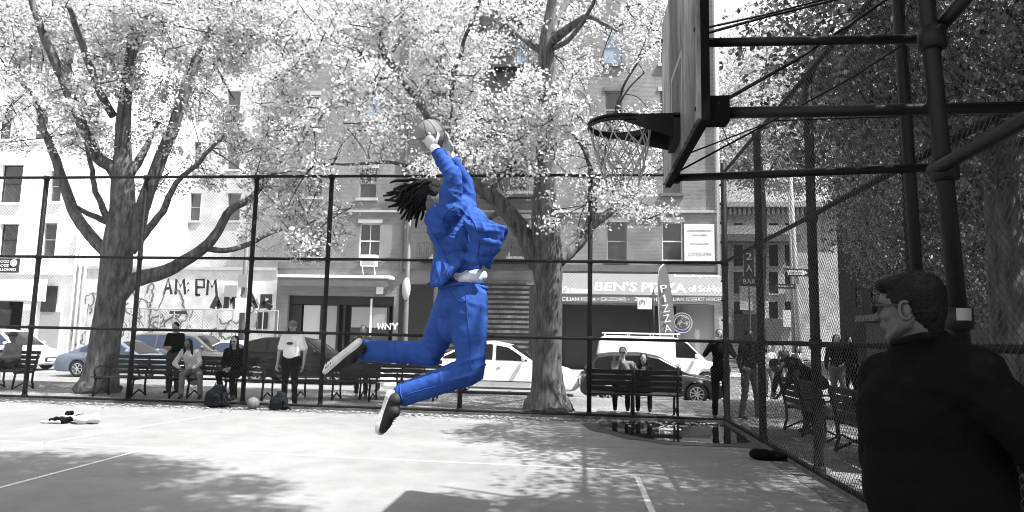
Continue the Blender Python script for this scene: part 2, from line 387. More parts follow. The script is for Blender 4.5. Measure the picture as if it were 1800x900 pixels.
aw = MB(); xa, xb = -41., at(54, 510, y=YB-1.5).x
aw.add([(xa, YB-.36, 4.3), (xb, YB-.36, 4.3), (xb, YB-1.7, 3.35), (xa, YB-1.7, 3.35), (xa, YB-1.7, 3.0), (xb, YB-1.7, 3.0), (xb, YB-.36, 3.0)], [(0, 1, 2, 3), (3, 2, 5, 4), (1, 6, 5, 2)]); aw.build('awning', m_whitetrim, wb)
MB().box((-40.5, YB+.1, -.15), (-34, YB+.2, 3.0)).build('shop_front', m_frameD, wb)
for x in (-38.6, -36.4, -34.6): MB().box((x-.8, YB+.04, .3), (x+.8, YB+.08, 2.5)).build('shop_window', m_glass, wb)
g = rect(68, 103, 548, 640); MB().box((g[0], YB-.06, -.1), (g[1], YB-.003, g[3])).build('roller_gate', m_frameG, wb)
dk = rect(75, 100, 503, 548); MB().box((dk[0], YB-.10, dk[2]), (dk[1], YB-.01, dk[3])).build('vent_panel', m_dark, wb)
for u in (128, 137, 146): 
    x = at(u, 520, y=YB-.15).x; MB().bar((x, YB-.16, 0), (x, YB-.16, 7.5), .07).build('drain_pipe', m_whitetrim, wb, True)
sg = rect(-6, 33, 454, 479, YB-.5); s_ = MB().box((sg[0], YB-.52, sg[2]), (sg[1], YB-.44, sg[3])).build('projecting_sign', m_textD, wb)
wv = sg[1]-sg[0]; hv = sg[3]-sg[2]
for i, (tx, ww) in enumerate((('GOOD', .5), ('DOGS', .5), ('ALLOWED', .85))):
    text(tx, wv*ww, hv*.2, m_text, s_, (sg[0]+wv*(ww/2+.06), YB-.53, sg[3]-hv*(.22+.29*i)), ex=.004)
ring = MB(); cx_, cz_ = sg[1]-wv*.22, sg[3]-hv*.33
ring.tube([(cx_+hv*.22*math.cos(a*PI/10), YB-.535, cz_+hv*.22*math.sin(a*PI/10)) for a in range(21)], .03, 6); ring.ell((cx_, YB-.535, cz_), (.12, .02, .14)); ring.build('emblem', m_text, s_)
# --- low painted wall with graffiti and a set back pale brick building
gw = thing('graffiti_wall', 'low one storey white wall covered in black graffiti beside brick building', 'wall')
gx0, gx1 = xr+.02, at(486, 520, y=YB).x
zt = at(300, 474, y=YB).z
MB().box((gx0, YB, -.15), (gx1, YB+.4, zt)).build('wall', m_grafw, gw)
MB().box((gx0, YB-.12, zt), (gx1, YB+.45, zt+.18)).build('coping', m_stone, gw)
def strokes(b, polys, u0, v0, su, sv, w, y):
    for pl in polys:
        pts = [at(u0+x*su, v0+z*sv, y=y) for x, z in pl]
        L = []; R_ = []
        for i, p in enumerate(pts):
            t = (pts[min(i+1, len(pts)-1)]-pts[max(i-1, 0)]); t.y = 0; t.normalize(); n_ = Vector((-t.z, 0, t.x))*w
            L.append(p+n_); R_.append(p-n_)
        b.sheet([L, R_])
G = {'A': [[(0, 1), (.45, 0), (.8, 1)], [(.1, .65), (.75, .6)]], 'M': [[(0, 1), (.1, 0), (.5, .5), (.85, 0), (1, 1)]], ':': [[(.4, .25), (.5, .3)], [(.4, .7), (.5, .75)]],
     'P': [[(.1, 1), (.1, 0), (.9, 0), (.9, .5), (.15, .5)], [(0, 1), (.5, 1)]], 'N': [[(0, 1), (.05, 0), (.9, 1), (.95, 0)]], 'R': [[(0, 1), (0, 0), (.8, .05), (.75, .5), (0, .55), (.9, 1)]], 'H': [[(0, 0), (0, 1)], [(.9, 0), (.9, 1)], [(0, .5), (.9, .5)]],
     'W': [[(0, 0), (.25, 1), (.5, .3), (.75, 1), (1, 0)]], 'Y': [[(0, 0), (.45, .5), (.9, 0)], [(.45, .5), (.4, 1)]]}
b = MB()
for i, ch in enumerate('AM:PM'): strokes(b, G[ch], 288+i*20.5-(i > 1)*6, 490+i*.5, 17, 27, .075, YB-.006)
b.build('graffiti_lettering', m_textD, gw, label='large thin black letters reading AM:PM')
b = MB()
for u0, ch in ((373, 'A'), (397, 'M'), (436, 'A'), (462, 'R')): strokes(b, G[ch], u0, 520, 17, 22, .17, YB-.008)
b.build('graffiti_lettering', m_textD, gw)
b = MB(); rr = random.Random(3)
for k in range(46):
    u0 = rr.uniform(140, 470); v0 = rr.uniform(500 if u0 < 280 else 545, 610); pl = []; a = rr.uniform(0, 6)
    x = y_ = 0
    for j in range(16):
        a += rr.uniform(-1.1, 1.2); x += math.cos(a)*3.2; y_ += math.sin(a)*4.2; pl.append((x, y_))
    strokes(b, [pl], u0, v0, 1, 1, rr.choice([.02, .03, .05]), YB-.010-.0015*k)
b.build('graffiti_scribble', m_textG, gw, kind='stuff')
for (u0, u1, v0, v1, mm) in ((396, 418, 502, 522, m_frameG), (455, 472, 549, 578, m_frameD), (438, 452, 552, 575, m_frameG), (300, 330, 547, 552, m_textD)):
    r_ = rect(u0, u1, v0, v1); MB().box((r_[0], YB-.12, r_[2]), (r_[1], YB-.09, r_[3])).build('poster', mm, gw)
pb = thing('set_back_building', 'pale brick building rising behind the graffiti wall', 'building')
ph = [rect(u, u+22, v, v+48, 48.) for u in (265, 330, 400) for v in (-20, 70, 160, 250, 340)]
xs0, xs1 = at(240, 300, y=48).x-3, at(492, 300, y=48).x+1.5
b = MB(); wall_holes(b, xs0, xs1, -.15, 24, 48., .4, ph); b.box((xs0, 48.4, -.1), (xs1, 60, 24)); b.build('wall', m_brick2, pb)
for h in ph: window(pb, *h, 48., 'sash', m_frameG, m_stone, True, m_glass, .6)
# --- brick building in the middle
mb_ = thing('brick_building', 'grey brick tenement with fire escape and striped shop awnings at street level', 'building')
bx0, bx1 = gx1+.02, at(1262, 420, y=YB).x
holes = []
lst = [(631, 668, 392, 455), (631, 662, 296, 348), (640, 672, 160, 206), (640, 670, 60, 106), (534, 566, 392, 452), (534, 566, 300, 346), (500, 560, 168, 214), (534, 566, 60, 106),
       (1067, 1102, 390, 458), (1067, 1100, 272, 340), (1064, 1094, 160, 224), (1062, 1094, 50, 112), (1164, 1200, 390, 458), (1164, 1198, 272, 340), (1160, 1190, 160, 224), (1160, 1190, 50, 112),
       (895, 930, 384, 452), (893, 928, 270, 336), (893, 926, 160, 222), (905, 932, 56, 118), (760, 790, 384, 452), (760, 790, 270, 336), (758, 790, 160, 222), (758, 790, 50, 112)]
H2 = [rect(*r_) for r_ in lst]
shops = [rect(503, 690, 520, 652), rect(988, 1190, 536, 652), rect(1196, 1256, 536, 640)]
shops = [(a_, b_, -.15, d_) for a_, b_, c_, d_ in shops]
b = MB(); wall_holes(b, bx0, bx1, -.15, 23, YB, .35, H2+shops); b.box((bx0, YB+.35, -.15), (bx0+.3, YB+14, 23)); b.box((bx1-.3, YB+.35, -.15), (bx1, YB+14, 23)); b.box((bx0, YB, 23), (bx1, YB+14, 23.3)); b.build('wall', m_brick, mb_)
MB().box((bx0+.3, YB+1.2, -.15), (bx1-.3, YB+1.3, 23)).build('interior', m_dark, mb_)
for i, h in enumerate(H2): window(mb_, *h, YB, 'sash2' if i in (0, 2, 3) else 'sash', m_frameG if i % 3 else m_whitetrim, m_stone if i not in (9, 10, 11, 13) else m_dstone, True, m_glassB if i in (2, 11, 19) else m_glass, .35 if i % 2 else .6)
# string courses
for v, dz in ((470, .35), (372, .12)):
    z = at(900, v, y=YB).z; MB().box((bx0, YB-.14, z-dz/2), (bx1, YB-.003, z+dz/2)).build('string_course', m_dstone if v == 470 else m_stone, mb_)
# air conditioner
r_ = rect(635, 662, 448, 468, YB-.35); ac = MB().box((r_[0], YB-.5, r_[2]), (r_[1], YB+.1, r_[3])).build('air_conditioner', m_whitetrim, mb_)
MB().bar((r_[0]+.1, YB-.45, r_[2]), (r_[0]+.1, YB-.01, r_[2]-.7), .03).bar((r_[1]-.1, YB-.45, r_[2]), (r_[1]-.1, YB-.01, r_[2]-.7), .03).build('bracket', m_whitetrim, ac)
b = MB(); [b.box((r_[0]+.08, YB-.51, r_[2]+.08+k*.07), (r_[1]-.08, YB-.501, r_[2]+.11+k*.07)) for k in range(6)]; b.build('grille', m_frameG, ac)
for u in (712, 835, 1262): 
    x = at(u, 300, y=YB-.15).x; MB().bar((x, YB-.14, 4.9), (x, YB-.14, 22), .09).build('drain_pipe', m_dstone if u != 1262 else m_whitetrim, mb_, True)
# shop front 1 (left) with white topped awning
s1 = shops[0]; sf = MB(); sf.box((s1[0], YB+.25, -.15), (s1[1], YB+.33, .35)); sf.box((s1[0], YB+.25, s1[3]-.5), (s1[1], YB+.33, s1[3])); 
for f in (0, .30, .46, .52, .98): sf.box((s1[0]+(s1[1]-s1[0])*f, YB+.22, -.15), (s1[0]+(s1[1]-s1[0])*f+.12, YB+.34, s1[3]))
shopf = sf.build('shop_front', m_frameD, mb_)
dx = s1[1]-s1[0]
for f0, f1, mm in ((.13, .30, m_curtain), (.32, .455, m_frameG), (.58, .95, m_glass), (.0, .12, m_shutter)):
    MB().box((s1[0]+dx*f0+.05, YB+.28, .35), (s1[0]+dx*f1, YB+.30, s1[3]-.55)).build('shop_window', mm, shopf)
MB().box((s1[0]+dx*.60, YB+.20, s1[3]-1.75), (s1[0]+dx*.93, YB+.24, s1[3]-.62)).build('transom', m_frameG, shopf)
r_ = rect(487, 686, 484, 500, YB-.9)
aw = MB(); aw.box((r_[0], YB-1.0, r_[3]-.14), (r_[1], YB-.01, r_[3]+.02)); awo = aw.build('awning_box', m_whitetrim, mb_)
MB().box((r_[0]+.1, YB-.97, r_[2]-.1), (r_[1]-.1, YB-.92, r_[3]-.15)).build('valance', m_awnD, awo)
# dark shutters between
r_ = rect(700, 760, 500, 652); MB().box((r_[0], YB-.05, -.15), (r_[1], YB-.003, r_[3])).build('dark_panel', m_shutter, mb_)
r_ = rect(768, 985, 500, 652); MB().box((r_[0], YB-.06, -.15), (r_[1], YB-.003, r_[3])).build('dark_panel', m_shutter, mb_)
b = MB(); rw = r_
for k in range(17): b.box((r_[0]+.1, YB-.09, .1+k*.27), (at(930, 560, y=YB).x, YB-.061, .24+k*.27))
b.build('corrugated_shutter', mat('corrugated', .12, .6, var=.5, scale=2), mb_)
r_ = rect(652, 662, 500, 572, YB-.3); MB().box((r_[0], YB-.4, -.1), (r_[0]+.09, YB-.31, r_[3]-.8)).build('white_post', m_whitetrim, mb_)
r_ = rect(662, 674, 503, 517, YB-.5); MB().box((r_[0], YB-.55, r_[2]), (r_[1], YB-.5, r_[3])).build('small_sign', m_sign, mb_)
b = MB()
for i, ch in enumerate('WNY'): strokes(b, G[ch], 664+i*13, 568, 10, 11, .055, YB-.42)
b.build('neon_lettering', m_text, mb_, label='white hand drawn letters WNY')
# pizza shop: dark opening, window with round emblem, awning with lettering
s2 = shops[1]
MB().box((s2[0], YB+.3, -.15), (s2[1], YB+.34, s2[3])).build('dark_opening', m_shutter, mb_)
s3 = shops[2]; MB().box((s3[0], YB+.26, -.15), (s3[1], YB+.3, s3[3])).build('shop_window', m_frameG, mb_)
em = at(1199, 567, y=YB-.1); e = MB()
for rr_ in (.52, .40): e.tube([em+Vector((rr_*math.cos(a*PI/12), 0, rr_*math.sin(a*PI/12))) for a in range(25)], .035, 6)
eo = e.build('round_emblem', m_text, mb_)
e = MB(); rr2 = random.Random(5)
for k in range(14): a = rr2.uniform(0, 6.28); r3 = rr2.uniform(0, .3); c_ = em+Vector((r3*math.cos(a), .02, r3*math.sin(a))); e.tube([c_, c_+Vector((rr2.uniform(-.15, .15), 0, rr2.uniform(-.15, .15))), c_+Vector((rr2.uniform(-.2, .2), 0, rr2.uniform(-.2, .2)))], .022, 5)
e.build('emblem_drawing', m_text, eo)
MB().tube([em+Vector((.47*math.cos(a), -.02, .47*math.sin(a))) for a in np.linspace(-2.3, -.8, 10)], .05, 6).build('blue_band', m_blue, eo)
A0 = at(985, 480, y=YB-.2); A1 = at(1266, 478, y=YB-.2); B0 = at(985, 521, y=YB-1.35)
xA, xB = at(986, 500, y=YB-.8).x, at(1262, 500, y=YB-.8).x+.25
zT = A0.z+.0; zM = at(1120, 519, y=YB-1.35).z; zL = at(1120, 533, y=YB-1.35).z
aw = MB(); th = .03
aw.add([(xA, YB-.2, zT), (xB, YB-.2, zT), (xB, YB-1.35, zM), (xA, YB-1.35, zM), (xA, YB-1.35, zL), (xB, YB-1.35, zL), (xB, YB-.2, zL), (xA, YB-.2, zL)],
       [(0, 3, 2, 1), (3, 4, 5, 2), (1, 2, 5, 6), (0, 7, 4, 3)]); awn = aw.build('pizza_awning', m_awn, mb_)
for z in (zM,): MB().box((xA, YB-1.37, z-.02), (xB, YB-1.352, z+.03)).build('awning_trim', m_dstone, awn)
sl_ = math.atan2(zT-zM, 1.15); nrm = Vector((0, -math.sin(sl_), math.cos(sl_)))
def on_awn(u, v, s, pxw, pxh, m=m_text, **k):
    # point on the sloping awning face seen at photo pixel
    best = None
    for i in range(200):
        y = YB-.2-1.15*i/199; z = zT+(zM-zT)*i/199; p = at(u, v, y=y)
        if best is None or abs(p.z-z) < best[0]: best = (abs(p.z-z), Vector((p.x, y, z)))
    sc_ = 1/32.3; p = best[1]+nrm*.012
    text(s, pxw*sc_, pxh*sc_/math.sin(sl_)*.95, m, awn, p, (sl_, 0, 0), **k)
on_awn(1012, 510, 'Famous', 48, 12, shear=.3)
on_awn(1082, 504, "BEN'S", 72, 18, bold=.018, shear=.1)
on_awn(1166, 506, 'PIZZA', 74, 18, bold=.018, shear=.1)
on_awn(1238, 508, 'of SoHo', 52, 13, bold=.015)
on_awn(1225, 486, 'Famous Original Pizza', 76, 6)
for u, s, w in ((1014, 'SICILIAN PIZZA', 66), (1078, '• CALZONES •', 54), (1138, 'ZEPPOLI', 44), (1196, '• ITALIAN ICES •', 64), (1246, 'HOT HEROES', 42)):
    p = at(u, 526, y=YB-1.36); text(s, w/33.2, .2, m_text, awn, p, (PI/2, 0, 0), ex=.004)
# white notice board on the facade
r_ = rect(1203, 1256, 394, 464, YB-.12); nb = MB().box((r_[0], YB-.14, r_[2]), (r_[1], YB-.04, r_[3])).build('notice_board', m_sign, mb_)
w_ = r_[1]-r_[0]; h_ = r_[3]-r_[2]; cx_ = (r_[0]+r_[1])/2
for s, f, ww, hh in (('SOHO INFORMATION', .17, .8, .05), ('AVAILABLE', .28, .5, .05), ('NO WALK UPS', .5, .62, .045), ('212-925-3700', .76, .78, .09)):
    text(s, w_*ww, h_*hh, m_textG, nb, (cx_, YB-.145, r_[3]-h_*f), ex=.003)
# fire escape
fe = MB(); fu0, fu1 = 846, 944
ir = MB(); xe0, xe1 = at(838, 400, y=YB-1).x, at(946, 400, y=YB-1).x
levels = [at(890, v, y=YB-1).z for v in (455, 342, 228, 114, 0)]
fes = MB().box((xe0, YB-.02, levels[0]-.4), (xe0+.06, YB+.0, levels[0]-.3)).build('fire_escape', m_iron, mb_)
for z in levels:
    l_ = MB(); l_.box((xe0, YB-1.1, z-.05), (xe1, YB-.03, z)); l_.box((xe0, YB-1.12, z-.14), (xe1, YB-1.08, z-.05)); l_.build('landing', m_iron, fes)
    r2_ = MB()
    r2_.box((xe0, YB-1.1, z+.9), (xe1, YB-1.06, z+.94)); r2_.box((xe0, YB-1.1, z+.45), (xe1, YB-1.07, z+.47))
    n_ = int((xe1-xe0)/.13)
    for k in range(n_+1): x = xe0+(xe1-xe0-.03)*k/n_; r2_.box((x, YB-1.09, z), (x+.022, YB-1.07, z+.9))
    for x in (xe0, xe1-.04):
        r2_.box((x, YB-1.06, z+.9), (x+.03, YB-.03, z+.94))
        for k in range(7): r2_.box((x, YB-1.0+k*.14, z), (x+.02, YB-.98+k*.14, z+.9))
    r2_.build('railing', m_iron, fes)
for i in range(len(levels)-1):
    z0, z1 = levels[i], levels[i+1]; s_ = MB(); xa, xb = (xe0+.5, xe1-.6) if i % 2 else (xe1-.6, xe0+.5)
    for yo in (.95, .35): s_.beam((xa, YB-yo, z0), (xb, YB-yo, z1), .05, .16)
    for k in range(1, 13): t = k/13; s_.box((xa+(xb-xa)*t-.1, YB-.95, z0+(z1-z0)*t-.01), (xa+(xb-xa)*t+.1, YB-.35, z0+(z1-z0)*t+.01))
    s_.build('stair', m_iron, fes)
# second fire escape part of the left half, on upper floors
xe0, xe1 = at(738, 300, y=YB-1).x, at(812, 300, y=YB-1).x
for v in (455, 342, 228, 114):
    z = at(780, v, y=YB-1).z; l_ = MB(); l_.box((xe0, YB-1.0, z-.05), (xe1, YB-.03, z)); l_.box((xe0, YB-1.0, z+.85), (xe1, YB-.97, z+.89))
    for k in range(19): x = xe0+(xe1-xe0-.03)*k/18; l_.box((x, YB-.99, z), (x+.022, YB-.975, z+.85))
    l_.build('balcony', m_iron, fes)
# --- far corner building with cornice, seen down the cross street
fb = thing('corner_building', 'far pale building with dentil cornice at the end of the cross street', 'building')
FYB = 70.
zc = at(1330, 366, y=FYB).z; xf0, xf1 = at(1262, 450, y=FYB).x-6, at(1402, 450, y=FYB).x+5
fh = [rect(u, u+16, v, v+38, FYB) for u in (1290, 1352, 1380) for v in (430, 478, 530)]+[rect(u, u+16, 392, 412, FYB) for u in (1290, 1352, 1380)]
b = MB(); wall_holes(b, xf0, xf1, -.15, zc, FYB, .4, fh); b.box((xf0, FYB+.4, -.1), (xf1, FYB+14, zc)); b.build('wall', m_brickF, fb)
b = MB(); b.box((xf0-.5, FYB-.9, zc), (xf1+.5, FYB+.5, zc+.5)); 
b.build('cornice', m_stone, fb)
for k in range(40): x = xf0+k*(xf1-xf0)/40; MB().box((x, FYB-.6, zc-.75), (x+.25, FYB-.003, zc)).build('dentil', m_stone, fb)
r_ = rect(1285, 1400, 396, 414, FYB-.2); MB().box((r_[0]-2, FYB-.15, r_[2]), (r_[1], FYB-.003, r_[3])).build('white_band', m_whitetrim, fb)
r_ = rect(1285, 1400, 415, 427, FYB-.2); MB().box((r_[0]-2, FYB-1.5, r_[2]), (r_[1], FYB-.003, r_[3])).build('dark_canopy', m_awnD, fb)
for h in fh: window(fb, *h, FYB, 'sash', m_frameD, m_stone, False, m_glass, .4)
for u0, u1, v0, v1, mm in ((1290, 1330, 552, 600, m_dark), (1345, 1372, 560, 600, m_awnD), (1376, 1398, 545, 575, m_sign), (1380, 1400, 500, 530, m_frameG), (1300, 1322, 500, 545, m_grafw)):
    r_ = rect(u0, u1, v0, v1, FYB-.2); MB().box((r_[0], FYB-.32, r_[2]), (r_[1], FYB-.18, r_[3])).build('shop_panel', mm, fb)
# --- dark brick building in its own shade along the right side
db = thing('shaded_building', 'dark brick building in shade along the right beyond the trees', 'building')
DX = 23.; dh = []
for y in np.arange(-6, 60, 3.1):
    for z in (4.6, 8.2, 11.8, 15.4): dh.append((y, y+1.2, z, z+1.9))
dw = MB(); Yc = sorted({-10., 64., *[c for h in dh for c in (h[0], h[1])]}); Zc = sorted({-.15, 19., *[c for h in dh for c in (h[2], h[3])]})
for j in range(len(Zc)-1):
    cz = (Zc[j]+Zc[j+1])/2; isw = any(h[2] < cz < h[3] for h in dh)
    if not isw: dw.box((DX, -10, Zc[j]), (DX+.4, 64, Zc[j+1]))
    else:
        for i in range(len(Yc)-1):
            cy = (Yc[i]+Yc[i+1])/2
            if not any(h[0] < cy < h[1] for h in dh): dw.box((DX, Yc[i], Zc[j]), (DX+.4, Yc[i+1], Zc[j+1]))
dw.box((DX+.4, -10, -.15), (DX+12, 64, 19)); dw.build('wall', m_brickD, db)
for y0, y1, z0, z1 in dh:
    w = MB().box((DX+.18, y0, z0), (DX+.24, y1, z0+.07)).box((DX+.18, y0, z1-.07), (DX+.24, y1, z1)).box((DX+.18, y0, (z0+z1)/2-.03), (DX+.24, y1, (z0+z1)/2+.03)).box((DX+.18, y0-.01, z0), (DX+.24, y0+.06, z1)).box((DX+.18, y1-.06, z0), (DX+.24, y1+.01, z1)).build('window', m_frameG, db)
    MB().box((DX+.2, y0, z0+.07), (DX+.22, y1, z1-.07)).build('pane', m_glass, w)
for k in range(9):
    y = -4+k*7.2; MB().box((DX-.08, y, 0), (DX-.003, y+4.6, 3.2)).build('shop_front', m_frameD, db); MB().box((DX-.8, y-.3, 3.3), (DX-.004, y+4.9, 3.8)).build('shop_awning', m_awnD, db)
# ---------------------------------------------------------------- street furniture
def small_fence():
    f = thing('wire_fence', 'thin wire fence with pale posts in front of the graffiti wall', 'fence', (0, 0, 0))
    y = 33.8; x0 = at(150, 600, y=y).x; x1 = at(486, 600, y=y).x; zt = at(300, 543, y=y).z; b = MB()
    n_ = 13
    for k in range(n_+1): x = x0+(x1-x0)*k/n_; MB().bar((x, y, -.15), (x, y, zt), .035, 6).build('post', m_poleL, f)
    MB().bar((x0, y, zt), (x1, y, zt), .03, 6).build('rail', m_poleL, f)
    w = MB()
    k = x0-zt
    while k < x1:
        for s_ in (1, -1):
            a_ = Vector((k, y, -.1)) if s_ > 0 else Vector((k, y, zt)); e_ = Vector((k+zt, y, zt)) if s_ > 0 else Vector((k+zt, y, -.1))
            if a_.x > x0 and e_.x < x1: w.tube([a_, e_], .006, 3, False)
        k += .16
    w.build('wire_mesh', m_wire, f, kind='stuff')
small_fence()
# lamp post and signal box (centre left), street pole at 440
lp = thing('street_lamp', 'slim dark street lamp post standing left of the leaping man', 'street lamp', (at(712, 600, y=26).x, 26, -.3))
MB().tube([(0, 0, 0), (0, 0, 1), (0, 0, 8.5)], [.14, .10, .07], 10).build('pole', m_poleG, lp, True)
MB().tube([(0, 0, 8.4), (.6, -.2, 9), (1.8, -.6, 9.2)], .05, 8).build('arm', m_poleG, lp, True)
MB().ell((2.1, -.7, 9.2), (.35, .14, .1)).build('lamp_head', m_light, lp, True)
MB().ell((0, -.12, 3.6), (.17, .15, .45)).build('signal_box', m_light, lp, True)
up_ = thing('utility_pole', 'dark utility pole in front of the graffiti wall', 'pole', (at(423, 600, y=31).x, 31, -.3))
MB().tube([(0, 0, 0), (0, 0, 7)], [.16, .11], 10).build('shaft', m_poleG, up_, True)
MB().box((-.3, -.2, 2.7), (.3, -.12, 3.4)).build('sign_plate', m_sign, up_)
MB().box((-.22, -.2, 3.9), (.22, -.13, 4.5)).build('sign_plate', m_frameG, up_)
# one way sign pole at right
def P2(u, v, y): return at(u, v, y=y)
ow = thing('sign_pole', 'pale street light pole carrying a one way sign at the corner', 'street sign', (at(1404, 600, y=30).x, 30, -.3))
ox = at(1404, 600, y=30).x
MB().tube([(0, 0, 0), (0, 0, 3), (-.15, 0, at(1396, 300, y=30).z+.3)], [.14, .11, .08], 10).build('pole', m_poleL, ow, True)
q = at(1403, 479, y=29.8); sg_ = MB().box((q.x-ox-.46, -.16, q.z+.3-.16), (q.x-ox+.46, -.13, q.z+.3+.16)).build('one_way_sign', m_textD, ow)
ar = MB(); cxx, czz = q.x-ox, q.z+.3
ar.poly([(cxx-.42, -.165, czz-.09), (cxx+.18, -.165, czz-.09), (cxx+.18, -.165, czz-.13), (cxx+.42, -.165, czz), (cxx+.18, -.165, czz+.13), (cxx+.18, -.165, czz+.09), (cxx-.42, -.165, czz+.09)], (0, .004, 0)); ar.build('arrow', m_text, sg_)
text('ONE WAY', .55, .1, m_textD, sg_, (cxx-.1, -.170, czz), ex=.002)
q = at(1382, 503, y=29.8); s2_ = MB().box((q.x-ox-.42, -.1, q.z+.3-.1), (q.x-ox+.4, -.07, q.z+.3+.1)).build('street_name_sign', m_textD, ow)
text('Thompson St', .66, .11, m_text, s2_, (q.x-ox, -.105, q.z+.3), ex=.002)
st = thing('street_lamp', 'street lamp with long pale arm reaching over the cross street', 'street lamp', (at(1395, 600, y=44).x, 44, -.3))
a0 = at(1401, 330, y=44); a1 = at(1465, 316, y=40); a2 = at(1500, 311, y=38)
o0 = Vector(st.location)
MB().tube([(0, 0, 0), (0, 0, a0.z+.3)], [.13, .08], 8).build('pole', m_poleL, st, True)
MB().tube([a0-o0, a1-o0, a2-o0], .06, 8).build('arm', m_poleL, st, True)
MB().ell(a2-o0+Vector((.3, -.2, 0)), (.5, .25, .14)).build('lamp_head', m_light, st, True)
# parking sign and feather flag
pk = thing('parking_sign', 'small white parking sign on thin pole before the pizza shop', 'sign', (at(1149, 600, y=26.5).x, 26.5, -.3))
zq = at(1149, 530, y=26.5).z
MB().bar((0, 0, 0), (0, 0, zq+.75), .04, 8).build('pole', m_pipe, pk, True)
xq = at(1133, 535, y=26.4).x-pk.location.x
pl = MB().box((xq-.26, -.07, zq+.0), (xq+.28, -.04, zq+.42)).build('sign_plate', m_sign, pk)
text('(P)', .22, .2, m_textD, pl, (xq-.1, -.075, zq+.24), ex=.002)
ff = thing('feather_flag', 'tall feather shaped flag with PIZZA down it beside the awning', 'flag', (at(1160, 600, y=33).x, 34, -.15))
o0 = Vector(ff.location); yf = 34
out = [(1161, 596), (1159, 540), (1157, 500), (1159, 475), (1166, 466), (1173, 475), (1180, 510), (1184, 545), (1187, 580), (1183, 596)]
MB().poly([at(u, v, y=yf)-o0 for u, v in out], (0, .03, 0)).build('cloth', m_flag, ff)
MB().tube([(0, .05, 0)]+[at(u, v, y=yf+.05)-o0 for u, v in ((1160, 596), (1158, 540), (1156, 495), (1159, 472), (1167, 464))], .03, 6).build('pole', m_whitetrim, ff, True)
for i, ch in enumerate('PIZZA'): 
    q = at(1167+i*1.7, 507+i*17.5, y=yf-.04)-o0; text(ch, .34 if ch != 'I' else .09, .36, m_text, ff, q, (PI/2, -.2, 0), bold=.0)
bn = thing('banner_sign', 'white vertical bar sign hanging among shaded shop fronts', 'sign', (at(1316, 460, y=58).x, 58, at(1316, 480, y=58).z))
MB().box((-.75, -.05, -1.1), (.75, .05, -.3)).box((-.4, -.05, -.3), (.4, .05, 2.0)).build('panel', m_frameD, bn)
for i, ch in enumerate('2A'): text(ch, .5, .6, m_frameG, bn, (0, -.07, 1.4-i*1.0), bold=.01)
text('BAR', 1.0, .42, m_frameG, bn, (0, -.07, -.7), bold=.01)
MB().bar((0, 0, -1.1), (0, 0, -at(1316, 480, y=58).z-.3), .08).build('post', m_poleG, bn)
# ---------------------------------------------------------------- fences
ZR = [.07, 1.53, 3.05, 4.8]
def mesh_wires(x0, x1, z0, z1, f3, pitch=.0707, r=.0017):
    b = MB(); h = z1-z0; k = x0-h; i = 0
    while k < x1:
        for s_ in (1, -1):
            a0, a1 = max(k, x0), min(k+h, x1)
            if a1-a0 > .02:
                za = z0+(a0-k) if s_ > 0 else z1-(a0-k); zb = z0+(a1-k) if s_ > 0 else z1-(a1-k)
                off = .004*s_; n_ = max(1, int((a1-a0)/.8))
                pts = [f3(a0+(a1-a0)*j/n_, za+(zb-za)*j/n_, off+.012*noise.noise((i*.3, j*.7, 2))) for j in range(n_+1)]
                b.tube(pts, r, 3, False)
        k += pitch; i += 1
    return b
bf = thing('chain_link_fence', 'tall black pipe chain link fence across the back of the court', 'fence', (-5, FY, 0))
O = Vector((-5, FY, 0))
for x in (-19.2, -16.8, -14.3, -11.79, -9.44, -6.93, -5.28, -2.42, .13):
    b = MB(); b.bar(Vector((x, FY, 0))-O, Vector((x, FY, 4.8))-O, .047, 10)
    for z in ZR: b.lathe([(.047, z-.05), (.062, z-.045), (.062, z+.045), (.047, z+.05)], Vector((x, FY, 0))-O, seg=10)
    b.build('post', m_fpipe, bf, True)
for z in ZR:
    r = .030 if z > .1 else .026
    pts = [Vector((x, FY-.06, z+.008*noise.noise((x, z, 5))))-O for x in np.linspace(-19.2, 2.74, 40)]
    MB().tube(pts, r, 8).build('rail', m_fpipe, bf, True)
mesh_wires(-19.2, 2.74, .04, 4.8, lambda a, z, o: Vector((a, FY-.095+o, z))-O).build('chain_link', m_wire, bf, kind='stuff')
rf = thing('chain_link_fence', 'tall black pipe chain link fence along the right side of the court', 'fence', (FX, 5, 0))
O = Vector((FX, 5, 0))
for y, r in ((13.5, .055), (10.9, .055), (8.42, .055), (5.95, .055), (3.4, .055), (1.0, .055), (-1.5, .055)):
    zt = 5.05 if y == 13.5 else 4.85
    b = MB(); b.bar(Vector((FX, y, 0))-O, Vector((FX, y, zt))-O, r, 12)
    for z in ZR: b.lathe([(r, z-.06), (r+.016, z-.055), (r+.016, z+.055), (r, z+.06)], Vector((FX, y, 0))-O, seg=12)
    if y == 13.5:
        for z in np.arange(.4, 4.8, .38): b.box(Vector((FX-.08, y-.08, z))-O, Vector((FX-.04, y+.02, z+.035))-O)
    b.build('post', m_fpipe, rf, True)
for z in ZR:
    MB().tube([Vector((FX-.04, y, z+.01*noise.noise((y, z, 5))))-O for y in np.linspace(-1.5, 13.5, 30)], .030, 8).build('rail', m_fpipe, rf, True)
mesh_wires(-1.5, 13.4, .04, 4.8, lambda a, z, o: Vector((FX-.07+o, a, z))-O, r=.0027).build('chain_link', m_wireD, rf, kind='stuff')
